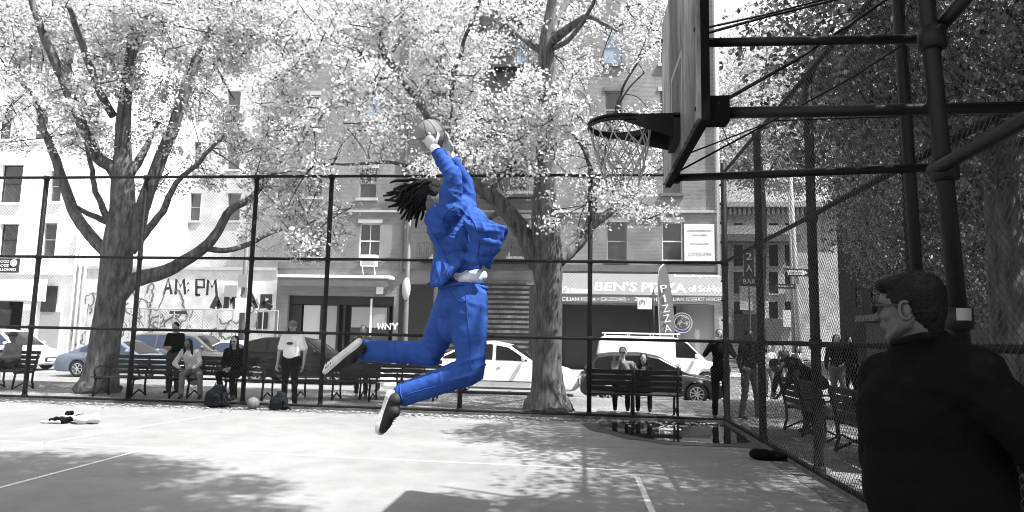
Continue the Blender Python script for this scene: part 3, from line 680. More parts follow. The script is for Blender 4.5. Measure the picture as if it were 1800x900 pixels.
# ---------------------------------------------------------------- hoop, backboard and its pipe frame
hp = thing('basketball_hoop', 'steel backboard with dark rim and worn net on a pipe frame', 'basketball hoop', (0, 0, 0))
BX, Y0, Y1, ZB, ZT = .70, 4.12, 5.96, 2.90, 4.37
bd = MB().box((BX-.012, Y0, ZB), (BX+.012, Y1, ZT)).build('backboard', m_board, hp)
b = MB(); b.box((BX+.014, Y0-.02, ZB-.02), (BX+.062, Y0+.05, ZT)); b.box((BX+.014, Y1-.05, ZB-.02), (BX+.062, Y1+.02, ZT)); b.box((BX+.014, Y0+.05, ZT-.06), (BX+.062, Y1-.05, ZT)); b.box((BX+.014, Y0+.05, ZB-.02), (BX+.062, Y1-.05, ZB+.05))
b.box((BX+.014, Y0+.05, 3.5), (BX+.06, Y1-.05, 3.56)); b.box((BX+.014, 4.9, ZB+.05), (BX+.06, 4.96, ZT-.06)); b.box((BX+.014, 5.14, ZB+.05), (BX+.06, 5.2, ZT-.06)); b.build('frame', m_boardE, bd)
# painted target square edges, rubbed and faint
b = MB()
for a_, c_ in (((4.74, 3.18), (4.78, 3.62)), ((5.30, 3.18), (5.34, 3.62)), ((4.78, 3.58), (5.30, 3.62))): b.box((BX-.0145, a_[0], a_[1]), (BX-.0122, c_[0], c_[1]))
b.build('target_square', m_frameG, bd)
b = MB()
for y in (Y0+.06, Y1-.06): 
    for z in (2.98, 3.5, 4.2): b.ell((BX-.014, y, z), (.008, .015, .015), nu=8, nv=5)
b.build('bolts', m_pipe, bd)
# rim
rc = Vector((.265, 5.02, 3.155)); rm = MB()
rm.tube([rc+Vector((.235*math.cos(a), .235*math.sin(a), 0)) for a in np.linspace(0, 2*PI, 49)], .011, 8)
rm.tube([rc+Vector((.235*math.cos(a), .235*math.sin(a), -.032)) for a in np.linspace(0, 2*PI, 49)], .010, 8)
rm.sheet([[rc+Vector((.226*math.cos(a), .226*math.sin(a), z)) for a in np.linspace(0, 2*PI, 49)] for z in (.0, -.032)])
rmo = rm.build('rim', m_pipe, hp, True)
b = MB()   # side wing plates widening to the board
for s in (-1, 1):
    pts = []
    for t in np.linspace(0, 1, 8):
        a = (35+55*(1-t))*PI/180*1.0
        pts.append(t)
    P0 = rc+Vector((-.02, .237*s, 0)); P1 = rc+Vector((.18, .21*s, 0)); P3 = Vector((BX-.014, rc.y+.16*s, rc.z+.03))
    b.add([P0+Vector((0,0,.008)), P1+Vector((0,0,.012)), P3, P3-Vector((0,0,.20)), P1-Vector((0,0,.10)), P0-Vector((0,0,.038))], [(0,1,4,5), (1,2,3,4)])
    b.add([p+Vector((0,-.004*s,0)) for p in (P0+Vector((0,0,.008)), P1+Vector((0,0,.012)), P3, P3-Vector((0,0,.20)), P1-Vector((0,0,.10)), P0-Vector((0,0,.038)))], [(0,1,4,5), (1,2,3,4)])
b.box((rc.x+.19, rc.y-.17, rc.z-.008), (BX-.014, rc.y+.17, rc.z+.012)); b.box((BX-.06, rc.y-.17, rc.z-.18), (BX-.0142, rc.y+.17, rc.z+.03))
b.build('rim_bracket', m_pipe, hp)
# net: criss crossing cords hanging, drawn in toward the bottom
nb_ = MB(); K = 12
def netp(a, t): r = .232*(1-t)**1.0*1.0+.125*t+.03*(1-t)*t; sw = .02*math.sin(3*a+4*t); return rc+Vector((r*math.cos(a)+.02*t, (r+sw*t)*math.sin(a), -.03-.43*t))
for k in range(K):
    for s in (1, -1):
        a0 = 2*PI*k/K; nb_.tube([netp(a0+s*.5236*2.4*t+.05*math.sin(9*t+k), t) for t in np.linspace(0, 1-.07*(k % 3), 12)], .0055, 5)
for k in range(K): a0 = 2*PI*k/K; nb_.tube([rc+Vector((.235*math.cos(a0), .235*math.sin(a0), -.02)), netp(a0, 0)], .005, 5)
nb_.build('net', m_net, hp, True)
# pipe frame going right to the posts and beyond
def pipe(pts, r, name='support_pipe', parent=hp, m=m_pipe): return MB().tube(pts, r, 12).build(name, m, parent, True)
gpA = at(1645, 68, y=5.35); gpx = gpA.x
pA = at(1240, 75, x=BX+.09); pA2 = at(1632, 68, y=pA.y+.2)
pipe([pA, pA2], .030)
pB = at(1250, 199, x=BX+.09); pB2 = at(1830, 188, y=pB.y); pipe([pB, pB2], .036)
pC = at(1182, 313, x=BX+.05); pC2 = at(1655, 294, y=pC.y-.3); pipe([pC, pC2], .032)
pT = Vector((BX+.09, Y1-.05, ZT-.1)); 
pipe([at(1236, 60, x=BX+.08), at(1345, 30, y=5.2), at(1460, 2, y=5.2), at(1640, -50, y=5.2)], .010, 'brace_rod')
pipe([at(1236, 50, x=BX+.08), at(1345, 26, y=5.3), at(1460, -4, y=5.3)], .008, 'brace_rod')
pipe([at(1262, 183, x=BX+.12), at(1400, 105, y=4.6), at(1520, 25, y=4.7), at(1600, -30, y=4.8)], .012, 'brace_rod')
pipe([at(1195, 300, x=BX+.08), at(1400, 190, y=5.6), at(1500, 135, y=5.4), at(1600, 70, y=5.2)], .008, 'brace_rod')
pipe([at(1215, 268, x=BX+.08), at(1360, 212, y=5.9), at(1640, 203, y=6.0), at(1830, 204, y=6)], .006, 'brace_rod')
MB().box(pB+Vector((-.03, -.07, -.07)), pB+Vector((.10, .07, .09))).build('clamp', m_boardE, hp)
MB().box(pC+Vector((-.02, -.04, -.04)), pC+Vector((.06, .04, .04))).build('clamp', m_boardE, hp)
# stout posts of the frame just inside the fence
fp0 = at(1690, 600, x=2.52); fpx, fpy = fp0.x, fp0.y
tp = at(1625, 0, y=fpy)
def lerpz(p, q, z): t = (z-p.z)/(q.z-p.z); return p.lerp(q, t)
d_ = 4.25
A_ = at(1690, 600, d=3.95); B_ = at(1628, 0, d=3.95); A0_ = lerpz(A_, B_, 0)
pipe([A0_, lerpz(A_, B_, 6.2)], .048, 'support_post')
for v in (68, 299, 560):
    q = at(1632+(v)*.095, v, d=3.95); MB().lathe([(.05, -.07), (.075, -.06), (.075, .06), (.05, .07)], q, seg=14).build('collar', m_pipe, hp, True)
A_ = at(1612, 490, d=5.4); B_ = at(1578, 0, d=5.4)
pipe([lerpz(A_, B_, 0), lerpz(A_, B_, 6.2)], .045, 'support_post')
# diagonal and cross braces by the right fence
pipe([at(1640, 300, d=4.0), at(1800, 212, d=3.2), at(1840, 190, d=3.0)], .040, 'cross_brace')
pipe([at(1640, 62, d=4.0), at(1720, -30, d=3.8)], .040, 'cross_brace')
q = at(1690, 553, d=3.92); MB().lathe([(.051, -.035), (.0512, .035)], q, seg=14).build('tape_band', m_stickers, hp, True)
# ---------------------------------------------------------------- trees
def leaf_mesh(name, cen, size, mat_, parent, per, rad, flat=.6, seed=0, kind=None):
    g = np.random.default_rng(seed); n = len(cen)*per
    c = np.repeat(np.asarray(cen, float), per, 0)
    d = g.normal(size=(n, 3)); d /= np.linalg.norm(d, axis=1)[:, None]; rr = np.repeat(np.asarray(rad, float), per)*g.random(n)**.45
    d[:, 2] *= flat; c = c+d*rr[:, None]
    nrm = g.normal(size=(n, 3))+np.array([.35, -.1, .75]); nrm /= np.linalg.norm(nrm, axis=1)[:, None]
    t = np.cross(nrm, g.normal(size=(n, 3))); t /= np.linalg.norm(t, axis=1)[:, None]; b = np.cross(nrm, t)
    s = size*(.6+.8*g.random(n))[:, None]
    V = np.empty((n, 4, 3)); V[:, 0] = c-t*s*.5; V[:, 1] = c+b*s*.36+nrm*s*.08; V[:, 2] = c+t*s*.5; V[:, 3] = c-b*s*.36+nrm*s*.08
    me = bpy.data.meshes.new(name); me.vertices.add(n*4); me.loops.add(n*4); me.polygons.add(n)
    me.vertices.foreach_set('co', V.ravel()); me.loops.foreach_set('vertex_index', np.arange(n*4, dtype=np.int32))
    me.polygons.foreach_set('loop_start', np.arange(0, n*4, 4, dtype=np.int32)); me.polygons.foreach_set('loop_total', np.full(n, 4, dtype=np.int32))
    me.update(); me.validate()
    return link(name, me, mat_, parent, kind=kind)
def smooth_path(P, R, k=4):
    out = []; rs = []; n = len(P)
    for i in range(n-1):
        p0 = P[max(i-1, 0)]; p1 = P[i]; p2 = P[i+1]; p3 = P[min(i+2, n-1)]
        for j in range(k):
            t = j/k; out.append(.5*((2*p1)+(p2-p0)*t+(2*p0-5*p1+4*p2-p3)*t*t+(3*p1-p0-3*p2+p3)*t**3)); rs.append(R[i]+(R[i+1]-R[i])*t)
    out.append(P[-1]); rs.append(R[-1]); return out, rs
def tree(name, label, base, depth, trunk, limbs, blobs, ncl, leafm, per=60, lsize=.075, seed=1, spread=3., scale_px=None, group='trees around the court', crad=(.20, .48), gaps=(), bark=None):
    """trunk and limbs are real 3-D tubes; each limb bends off toward or away from the street by its own amount"""
    bark = bark or m_bark
    rnd = random.Random(seed); T = thing(name, label, 'tree', base, 0, group); o0 = Vector(base)
    allp = []
    P, R = smooth_path([at(u, v, d=depth) for u, v, r in trunk], [r for u, v, r in trunk], 5)
    P[0] = Vector((P[0].x, P[0].y, -.02))
    b = MB(); seg = 18
    P2_ = []; b2 = MB().tube([p-o0 for p in P], R, seg)
    for i, v in enumerate(b2.v):
        vv = Vector(v); ring = i//seg
        if ring < len(P):
            c = P[ring]-o0; dd = vv-c; a = math.atan2(dd.y, dd.x); fl = max(0, 1-(P[ring].z)/.9)
            k = 1+.10*noise.noise((math.cos(a)*1.6, math.sin(a)*1.6, P[ring].z*.7+seed))+fl*.22*abs(math.sin(a*2.5+seed))+.05*noise.noise(vv*7)
            b2.v[i] = tuple(c+dd*k)
    b2.build('trunk', bark, T, True)
    allp += [(p, r) for p, r in zip(P, R)]
    for lm in limbs:
        dd = lm[0]; pts = lm[1]; n = len(pts)
        # start depth: nearest existing wood point along the same sight line
        s = at(pts[0][0], pts[0][1], d=depth); near = min(allp, key=lambda a: (a[0]-s).length)[0]
        sd = (near-Vector((0, 0, HC))).dot(cF); sd = sd if abs(sd-depth) < 3 else depth
        PP = [at(u, v, d=sd+dd*(i/(n-1))**1.2) for i, (u, v, r) in enumerate(pts)]
        P, R = smooth_path(PP, [r for u, v, r in pts], 4)
        P = [p+Vector((noise.noise(p*1.7+Vector((i, 0, 0))), noise.noise(p*1.7+Vector((9, 0, 0))), noise.noise(p*1.7)))*.03 for i, p in enumerate(P)]
        MB().tube([p-o0 for p in P], R, 9).build('branch', bark, T, True)
        allp += [(p, r) for p, r in zip(P, R)]
    # crown: leaf clusters spread through the crown's real volume, joined to the wood by twigs
    cen = []; ap = np.array([tuple(p) for p, r in allp]); tw = MB()
    area = [bl[2]*bl[3]*bl[4] for bl in blobs]; tries = 0
    while len(cen) < ncl and tries < ncl*12:
        tries += 1; bl = rnd.choices(blobs, area)[0]
        a = rnd.uniform(0, 2*PI); r = math.sqrt(rnd.random()); u = bl[0]+bl[2]*r*math.cos(a); v = bl[1]+bl[3]*r*math.sin(a)
        if any(((u-g[0])/g[2])**2+((v-g[1])/g[3])**2 < 1 for g in gaps) and rnd.random() < .93: continue
        dz = rnd.uniform(-.45*spread, spread)
        p = at(u, v, d=max(depth+dz, 4.))
        if noise.noise(p*.6+Vector((seed*3.1, 0, 0)))+.7*noise.noise(p*1.7) < .10: continue
        cen.append(tuple(p-o0))
        if True:
            i = int(np.argmin(((ap-np.array(tuple(p)))**2).sum(1))); q = Vector(ap[i]); L = (p-q).length
            if L < 1.9:
                ap = np.vstack([ap, np.array(tuple(p))])
                m_ = p.lerp(q, .5)+Vector((rnd.uniform(-.15, .15), rnd.uniform(-.15, .15), rnd.uniform(-.05, .2)))*L*.5
                P, R = smooth_path([q-o0, m_-o0, p-o0], [.009+.007*L, .007+.003*L, .006], 3); tw.tube(P, R, 4, False)
                e = p-o0
                for _ in range(3): tw.tube([e, e+Vector((rnd.uniform(-.3, .3), rnd.uniform(-.3, .3), rnd.uniform(-.2, .3)))], [.006, .003], 3, False)
    tw.build('twigs', m_twig, T, kind='stuff')
    leaf_mesh('crown', cen, lsize, leafm, T, per, [rnd.uniform(*crad) for _ in cen], seed=seed, kind='stuff')
    return T
W_ = lambda s: s
# left tree
s = 1/73.
LT = tree('broadleaf_tree', 'big forked tree with leaning limbs left of the court behind the fence', (-11.38, 15.18, 0), 16.35,
 [(170, 694, .50), (174, 680, .40), (180, 640, .345), (186, 590, .325), (195, 530, .32), (203, 480, .34), (207, 440, .33), (213, 400, .31), (216, 360, .27), (215, 310, .24), (216, 270, .19), (217, 215, .16), (224, 140, .12), (231, 70, .09), (236, 0, .06)],
 [(-1.2, [(208, 312, .16), (195, 292, .15), (172, 276, .14), (152, 240, .13), (132, 190, .12), (112, 142, .12), (96, 106, .11), (76, 60, .09), (56, 0, .07), (48, -30, .05)]),
  (1.0, [(222, 312, .12), (238, 290, .11), (252, 270, .09), (264, 245, .06), (280, 215, .04)]),
  (1.5, [(196, 450, .16), (180, 436, .15), (158, 414, .14), (132, 376, .13), (115, 332, .12), (92, 266, .10), (74, 220, .08), (60, 170, .05), (20, 130, .03)]),
  (-1.0, [(192, 392, .09), (170, 382, .07), (150, 374, .06), (130, 362, .05), (118, 345, .03)]),
  (-1.4, [(190, 388, .09), (178, 360, .07), (166, 330, .06), (160, 290, .05), (150, 250, .03)]),
  (1.2, [(222, 440, .20), (240, 400, .18), (252, 360, .17), (264, 328, .16), (285, 272, .15), (305, 222, .14), (330, 150, .13), (356, 85, .11), (378, 40, .09), (392, 0, .07), (400, -30, .05)]),
  (.8, [(358, 82, .08), (385, 55, .06), (415, 38, .05), (445, 15, .04)]),
  (1.8, [(372, 60, .05), (375, 105, .04), (395, 145, .03), (412, 175, .02)]),
  (-1.4, [(232, 440, .12), (254, 412, .09), (285, 372, .08), (310, 322, .06), (350, 285, .05), (376, 256, .04), (395, 238, .03)]),
  (-.9, [(240, 395, .06), (256, 360, .10), (262, 320, .05)]),
  (2.0, [(208, 520, .22), (225, 500, .20), (245, 490, .19), (285, 479, .17), (325, 458, .15), (362, 432, .13), (385, 402, .11), (405, 370, .10), (445, 345, .08), (480, 300, .07), (510, 262, .07), (545, 228, .06), (578, 190, .05), (592, 150, .04), (600, 120, .02)]),
  (2.4, [(362, 436, .08), (395, 440, .07), (430, 432, .07), (470, 412, .06), (520, 392, .05), (560, 370, .03)]),
  (-2.0, [(200, 205, .10), (178, 165, .09), (152, 100, .08), (134, 50, .07), (120, 10, .05)]),
  (.6, [(206, 170, .05), (200, 120, .05), (186, 90, .03)]),
  (1.5, [(232, 100, .07), (262, 40, .06), (280, -5, .04)])],
 [(90, 90, 190, 130, 1.2), (250, 70, 190, 110, 1.3), (400, 100, 130, 120, 1.2), (60, 230, 120, 70, 1.1), (330, 210, 130, 70, 1.1), (170, 255, 60, 30, .9), (480, 220, 90, 90, 1.1), (440, 300, 110, 45, 1.0), (30, 20, 130, 80, 1.2), (540, 350, 70, 60, .9), (480, 390, 60, 60, .7), (290, 320, 60, 18, .5), (400, 20, 200, 60, 1.2), (150, 0, 220, 60, 1.1)],
 1500, m_leafM, 46, .078, 11, 3.0, gaps=((510, 250, 40, 44), (440, 200, 26, 40), (345, 250, 26, 30), (205, 195, 42, 32), (60, 285, 52, 24), (268, 100, 14, 50), (235, 255, 16, 22), (120, 120, 22, 20)))
# centre tree
CT = tree('broadleaf_tree', 'thick trunked tree with wide limbs beside the white car and pizza shop', (-.75, 14.38, 0), 14.4,
 [(962, 727, .50), (962, 712, .40), (962, 680, .33), (961, 630, .30), (962, 560, .29), (963, 500, .29), (961, 460, .32), (960, 420, .31), (957, 370, .26), (958, 310, .23), (960, 250, .21), (961, 190, .19), (961, 120, .18), (961, 70, .15), (968, 20, .11), (975, -30, .08)],
 [(1.2, [(982, 458, .16), (1000, 444, .14), (1022, 422, .12), (1038, 390, .11), (1044, 350, .10), (1042, 310, .09), (1034, 275, .07), (1025, 240, .05)]),
  (2.4, [(1030, 410, .08), (1055, 385, .09), (1085, 362, .10), (1112, 340, .09), (1145, 310, .07), (1170, 285, .05), (1195, 250, .03)]),
  (1.6, [(945, 470, .20), (930, 432, .19), (912, 398, .19), (885, 365, .18), (855, 336, .17), (822, 316, .15), (800, 285, .14), (780, 245, .13), (752, 200, .12), (725, 160, .11), (698, 125, .09), (675, 95, .08), (660, 55, .07), (642, 20, .05), (628, -10, .03)]),
  (2.2, [(668, 78, .05), (688, 45, .05), (700, 10, .04), (706, -20, .03)]),
  (2.6, [(690, 90, .04), (712, 55, .04), (732, 25, .03), (748, -5, .02)]),
  (-1.0, [(790, 220, .05), (793, 180, .05), (800, 125, .05), (815, 75, .04), (838, 15, .04), (850, -20, .03)]),
  (-1.5, [(968, 75, .10), (985, 60, .10), (1010, 42, .08), (1035, 30, .06), (1062, 42, .04), (1085, 55, .02)]),
  (1.5, [(952, 90, .07), (930, 78, .06), (908, 58, .05), (890, 40, .03)]),
  (.8, [(968, 60, .09), (985, 25, .08), (1005, -15, .06)]),
  (-2.0, [(972, 85, .06), (1000, 70, .05), (1030, 30, .04), (1048, -10, .03)]),
  (-.8, [(1046, 340, .04), (1070, 240, .03), (1082, 190, .03), (1100, 145, .025), (1130, 96, .02)]),
  (-.3, [(1078, 215, .025), (1098, 165, .02), (1132, 128, .015)]),
  (-1.2, [(1040, 300, .04), (1020, 255, .03), (985, 215, .03), (940, 200, .02)]),
  (2.0, [(700, 128, .05), (640, 150, .04), (590, 170, .03), (555, 200, .02)]),
  (1.6, [(800, 290, .06), (740, 300, .05), (690, 285, .04), (620, 290, .03), (560, 285, .02)]),
  (2.2, [(885, 368, .07), (850, 390, .06), (820, 420, .05), (800, 440, .03)])],
 [(620, 70, 160, 90, 1.1), (760, 90, 130, 110, 1.1), (880, 60, 110, 80, 1.0), (560, 200, 110, 90, 1.0), (700, 240, 110, 70, 1.0), (640, 290, 130, 35, 1.0), (860, 220, 90, 70, 1.3), (960, 190, 90, 70, 1.2), (1000, 240, 70, 60, 1.3), (1040, 70, 100, 80, .75), (1130, 40, 60, 60, .7), (900, 300, 70, 40, .9), (1010, 330, 50, 40, .8), (1120, 250, 80, 60, .8), (1090, 330, 60, 50, .8), (1140, 370, 50, 22, .5), (560, 380, 60, 60, .7), (720, 30, 230, 50, 1.0), (1010, 400, 60, 30, .5), (540, 420, 40, 40, .5)],
 1400, m_leafL, 44, .074, 23, 2.8, gaps=((758, 236, 48, 44), (600, 250, 50, 60), (560, 150, 40, 40), (690, 300, 40, 40), (880, 130, 34, 40), (1080, 95, 24, 30), (657, 187, 20, 24), (1090, 135, 40, 14), (1120, 170, 30, 22), (650, 425, 40, 50)))
# a third tree far behind at the right, light leaves against the sky
RT = tree('broadleaf_tree', 'light leaved tree against the sky beyond the far street corner', (at(1330, 630, y=46).x, 46, -.3), 45.5,
 [(1330, 636, .34), (1335, 600, .28), (1340, 480, .24), (1342, 380, .20), (1338, 300, .12), (1335, 220, .09), (1345, 130, .06), (1350, 60, .04)],
 [(2, [(1338, 330, .08), (1310, 290, .07), (1280, 250, .05), (1268, 200, .04), (1275, 150, .03), (1280, 90, .02)]),
  (-2, [(1342, 320, .08), (1370, 270, .06), (1400, 210, .05), (1430, 150, .04), (1440, 90, .03)]),
  (1, [(1338, 260, .06), (1310, 210, .05), (1300, 140, .04), (1312, 80, .03)]),
  (3, [(1342, 280, .06), (1380, 240, .05), (1440, 230, .04), (1500, 200, .03)])],
 [(1300, 200, 60, 100, 1), (1390, 110, 70, 90, 1.2), (1310, 290, 60, 30, 1.2), (1450, 180, 70, 120, 1.2), (1290, 110, 40, 60, .6), (1380, 250, 60, 60, 1.2), (1520, 150, 90, 150, 1.2), (1360, 330, 60, 20, 1)],
 1200, m_leafM, 44, .19, 31, 4.2, crad=(.6, 1.2))
# trees outside the right fence: dense, dark, their shade falls on the right of the court
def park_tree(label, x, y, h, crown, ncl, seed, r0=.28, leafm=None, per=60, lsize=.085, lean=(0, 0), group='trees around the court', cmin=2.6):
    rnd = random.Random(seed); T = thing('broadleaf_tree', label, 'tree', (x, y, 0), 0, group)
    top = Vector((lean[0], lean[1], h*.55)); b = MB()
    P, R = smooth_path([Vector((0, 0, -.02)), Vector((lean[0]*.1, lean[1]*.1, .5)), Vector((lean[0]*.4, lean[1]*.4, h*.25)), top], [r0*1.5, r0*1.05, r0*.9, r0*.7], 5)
    b.tube(P, R, 14); b.build('trunk', m_bark, T, True)
    ap = [tuple(p) for p in P[-4:]]; cx, cy, cz, rx, ry, rz = crown
    cc = Vector((cx, cy, cz))
    for k in range(11):
        a = 2*PI*k/11+rnd.uniform(-.3, .3); e = cc+Vector((rx*.75*math.cos(a), ry*.75*math.sin(a), rnd.uniform(-.3, .8)*rz)); st = P[-1-rnd.randrange(4)]
        m_ = st.lerp(e, .5)+Vector((0, 0, rnd.uniform(-.3, .5))); Q, S = smooth_path([st, m_, e], [r0*.38, r0*.2, .02], 5)
        MB().tube(Q, S, 7).build('branch', m_bark, T, True); ap += [tuple(q) for q in Q]
    apn = np.array(ap); cen = []; tw = MB(); t_ = 0
    while len(cen) < ncl and t_ < ncl*12:
        t_ += 1; d = Vector((rnd.gauss(0, 1), rnd.gauss(0, 1), rnd.gauss(0, 1))).normalized()*(rnd.random()**.4)
        p = cc+Vector((d.x*rx, d.y*ry, d.z*rz))
        if p.z < cmin or noise.noise((p+Vector((x, y, seed)))*.6)+.4*noise.noise((p+Vector((x, y, 0)))*1.7) < -.16: continue
        w = p+Vector((x, y, 0)); dv = w-Vector((0, 0, HC)); q_ = dv.dot(cF)
        cen.append(tuple(p))
        if True:
            i = int(np.argmin(((apn-np.array(tuple(p)))**2).sum(1))); q = Vector(apn[i]); L = (p-q).length
            if L < 1.8: apn = np.vstack([apn, np.array(tuple(p))]); tw.tube([q, q.lerp(p, .5)+Vector((0, 0, .1)), p], [.004+.005*L, .006, .003], 4, False)
    tw.build('twigs', m_twig, T, kind='stuff')
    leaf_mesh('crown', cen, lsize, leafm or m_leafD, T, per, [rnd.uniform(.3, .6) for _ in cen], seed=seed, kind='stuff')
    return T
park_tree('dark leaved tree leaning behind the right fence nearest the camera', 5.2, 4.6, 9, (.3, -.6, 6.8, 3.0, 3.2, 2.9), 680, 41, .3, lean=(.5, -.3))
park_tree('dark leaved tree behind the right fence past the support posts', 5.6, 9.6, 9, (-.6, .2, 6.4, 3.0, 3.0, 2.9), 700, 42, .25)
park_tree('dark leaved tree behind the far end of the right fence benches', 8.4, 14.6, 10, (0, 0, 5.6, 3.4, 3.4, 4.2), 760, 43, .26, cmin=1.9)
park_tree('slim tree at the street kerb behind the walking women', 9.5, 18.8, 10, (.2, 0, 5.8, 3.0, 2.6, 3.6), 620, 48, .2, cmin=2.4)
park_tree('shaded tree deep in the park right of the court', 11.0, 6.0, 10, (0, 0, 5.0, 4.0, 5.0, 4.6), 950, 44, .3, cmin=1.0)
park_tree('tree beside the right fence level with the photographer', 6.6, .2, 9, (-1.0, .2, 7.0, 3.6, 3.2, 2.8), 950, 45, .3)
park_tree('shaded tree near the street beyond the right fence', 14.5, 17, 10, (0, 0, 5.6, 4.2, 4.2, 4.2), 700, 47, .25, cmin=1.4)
# a tree behind the photographer whose high crown overhangs the near court
park_tree('tall tree right behind the photographer with crown over the near court', 4.2, -1.5, 12, (-5.0, 5.0, 10.2, 3.9, 2.5, 1.5), 950, 46, .34, lean=(-.8, 1.2), per=70)
# fallen leaves gathered along the foot of the fence and on the plaza
rl = np.random.default_rng(5); n_ = 2600
lx = np.concatenate([rl.uniform(-19, 2.5, n_), rl.uniform(-19, 8, n_)]); ly = np.concatenate([13.25-np.abs(rl.normal(0, .28, n_)), rl.uniform(13.6, 18, n_)])
V4 = []; F4 = []
for i in range(2*n_):
    a = rl.uniform(0, 6.28); s = rl.uniform(.018, .045); c, d = math.cos(a)*s, math.sin(a)*s; k = len(V4)
    V4 += [(lx[i]-c, ly[i]-d, .012), (lx[i]+d*.6, ly[i]-c*.6, .016+s*.2), (lx[i]+c, ly[i]+d, .013+s*.3), (lx[i]-d*.6, ly[i]+c*.6, .014)]; F4.append((k, k+1, k+2, k+3))
b = MB(); b.v = V4; b.f = F4; b.build('leaf_litter', leafmat('litter', .26, .6, .1), kind='stuff', label='small fallen leaves scattered along the foot of the fence', category='leaves')
# ---------------------------------------------------------------- cars
def interp(prof, x): 
    xs_ = [p[0] for p in prof]; zs_ = [p[1] for p in prof]; return float(np.interp(x, xs_, zs_))
def car(name, label, loc, rotz, paint, L, Wd, deck, roof, ax, R, gc=.18, panes=(), glass=None, rack=False, group=None, cat='car', trimline=True, doors=(), spokes=7, hatch=True):
    T = thing(name, label, cat, loc, rotz, group); glass = glass or m_cglass
    hw = Wd/2; x0 = -L/2
    def plan(x): # half width taper at the ends
        a = max(0, .55-(x))/.55; c = max(0, .45-(L-x))/.45; return hw*(1-.16*a**2.2-.12*c**2.2)
    S = sorted(set([round(v, 3) for v in np.linspace(0, L, 44)]+[round(a+R*1.1*math.cos(t), 3) for a in ax for t in np.linspace(0, PI, 17)]+[0.02, .06, L-.02, L-.06]))
    rows = []
    for x in S:
        w = plan(x); zt = interp(deck, x); zb = gc
        if x < .25: zb = gc+.10*(1-x/.25)**2
        if x > L-.25: zb = gc+.12*(1-(L-x)/.25)**2
        for a in ax:
            if abs(x-a) < R*1.1: zb = max(zb, R+math.sqrt(max(0, (R*1.1)**2-(x-a)**2)))
        zb = min(zb, zt-.12)
        k = [0, .10, .45, .72, .90]; zz = [max(zb+.001*i, gc+(zt-gc)*f) for i, f in enumerate(k)]; zz[0] = zb
        ww = [.975, .99, 1.0, .985, .955]
        half = [(0, zb)]+[(w*.55, zb)]+[(w*a_, z) for a_, z in zip(ww, zz)]+[(w*.90, zt-.012), (w*.5, zt+.01), (0, zt+.02)]
        rows.append([Vector((x+x0, -y, z)) for y, z in half]+[Vector((x+x0, y, z)) for y, z in half[::-1][1:]])
    b = MB(); b.sheet(rows); n_ = len(rows[0]); b.add(rows[0], [tuple(range(n_))]); b.add(rows[-1], [tuple(range(n_-1, -1, -1))])
    b.build('body', paint, T, True)
    rx0, rx1 = roof[0][0], roof[-1][0]; zr = max(p[1] for p in roof)
    def gw_(x, z): # greenhouse half width
        zd = interp(deck, x); wb = plan(x)*.925; return wb-(plan(x)*.17)*max(0, z-zd)/max(.1, zr-zd)
    rows = []; XS = sorted(set([round(v, 3) for v in np.linspace(rx0, rx1, 34)]+[round(p[0], 3) for p in roof]))
    for x in XS:
        zd = interp(deck, x)-.03; zt = max(interp(roof, x), zd+.02); half = [(gw_(x, zd+.0), zd)]
        for f in (.35, .7, .88): z = zd+(zt-zd)*f; half.append((gw_(x, z), z))
        w = gw_(x, zt); half += [(w*.93, zt-.02*min(1, (zt-zd)*3)), (w*.75, zt), (0, zt+.015)]
        rows.append([Vector((x+x0, -y, z)) for y, z in half]+[Vector((x+x0, y, z)) for y, z in half[::-1][1:]])
    b = MB(); b.sheet(rows); b.build('cabin', paint, T, True)
    for (a, c) in panes:
        for s in (-1, 1):
            g = MB(); r0 = []; r1 = []
            for x in np.linspace(a, c, 12):
                zd = interp(deck, x)+.035; zt = interp(roof, x)-.085
                if zt < zd+.015: zt = zd+.015
                r0.append(Vector((x+x0, s*(gw_(x, zd)+.006), zd))); r1.append(Vector((x+x0, s*(gw_(x, zt)+.008), zt)))
            g.sheet([r0, r1] if s < 0 else [r1, r0]); g.build('side_window', glass, T)
    # windscreen and rear window follow the first and last slope of the roof profile
    def slope(a, c, nm):
        g = MB(); rr_ = []
        for x in np.linspace(a, c, 6):
            z = max(interp(roof, x), interp(deck, x)-.01)+.022; w = gw_(x, z)*.86; rr_.append([Vector((x+x0, y, z-.02*(y/w)**2)) for y in np.linspace(-w, w, 7)])
        g.sheet(rr_); g.build(nm, m_cglass, T)
    slope(roof[0][0]+.08, roof[1][0]-.04, 'windscreen')
    if hatch: slope(roof[-2][0]+.04, roof[-1][0]-.08, 'rear_window')
    for a in ax:
        for s in (-1, 1):
            yc = s*(hw-.115); w = MB().lathe([(R*.62, -.09), (R*.9, -.10), (R, -.07), (R, .07), (R*.9, .10), (R*.62, .09)], (a+x0, yc, R), 'y', 26).build('wheel', m_tyre, T, True)
            r_ = MB(); r_.lathe([(R*.60, -.03), (R*.66, s*.095), (R*.60, s*.102), (R*.57, s*.06)], (a+x0, yc, R), 'y', 26)
            for k in range(spokes):
                t = 2*PI*k/spokes+.3; r_.beam((a+x0, yc+s*.085, R), (a+x0+R*.6*math.cos(t), yc+s*.09, R+R*.6*math.sin(t)), .045, .03)
            r_.ell((a+x0, yc+s*.09, R), (.05, .02, .05), nu=10, nv=6); r_.build('rim', m_rim, w)
            MB().lathe([(.001, s*.02), (R*.56, s*.02)], (a+x0, yc, R), 'y', 16).build('brake_disc', m_plastic, w)
    zl = interp(deck, .25)-.13
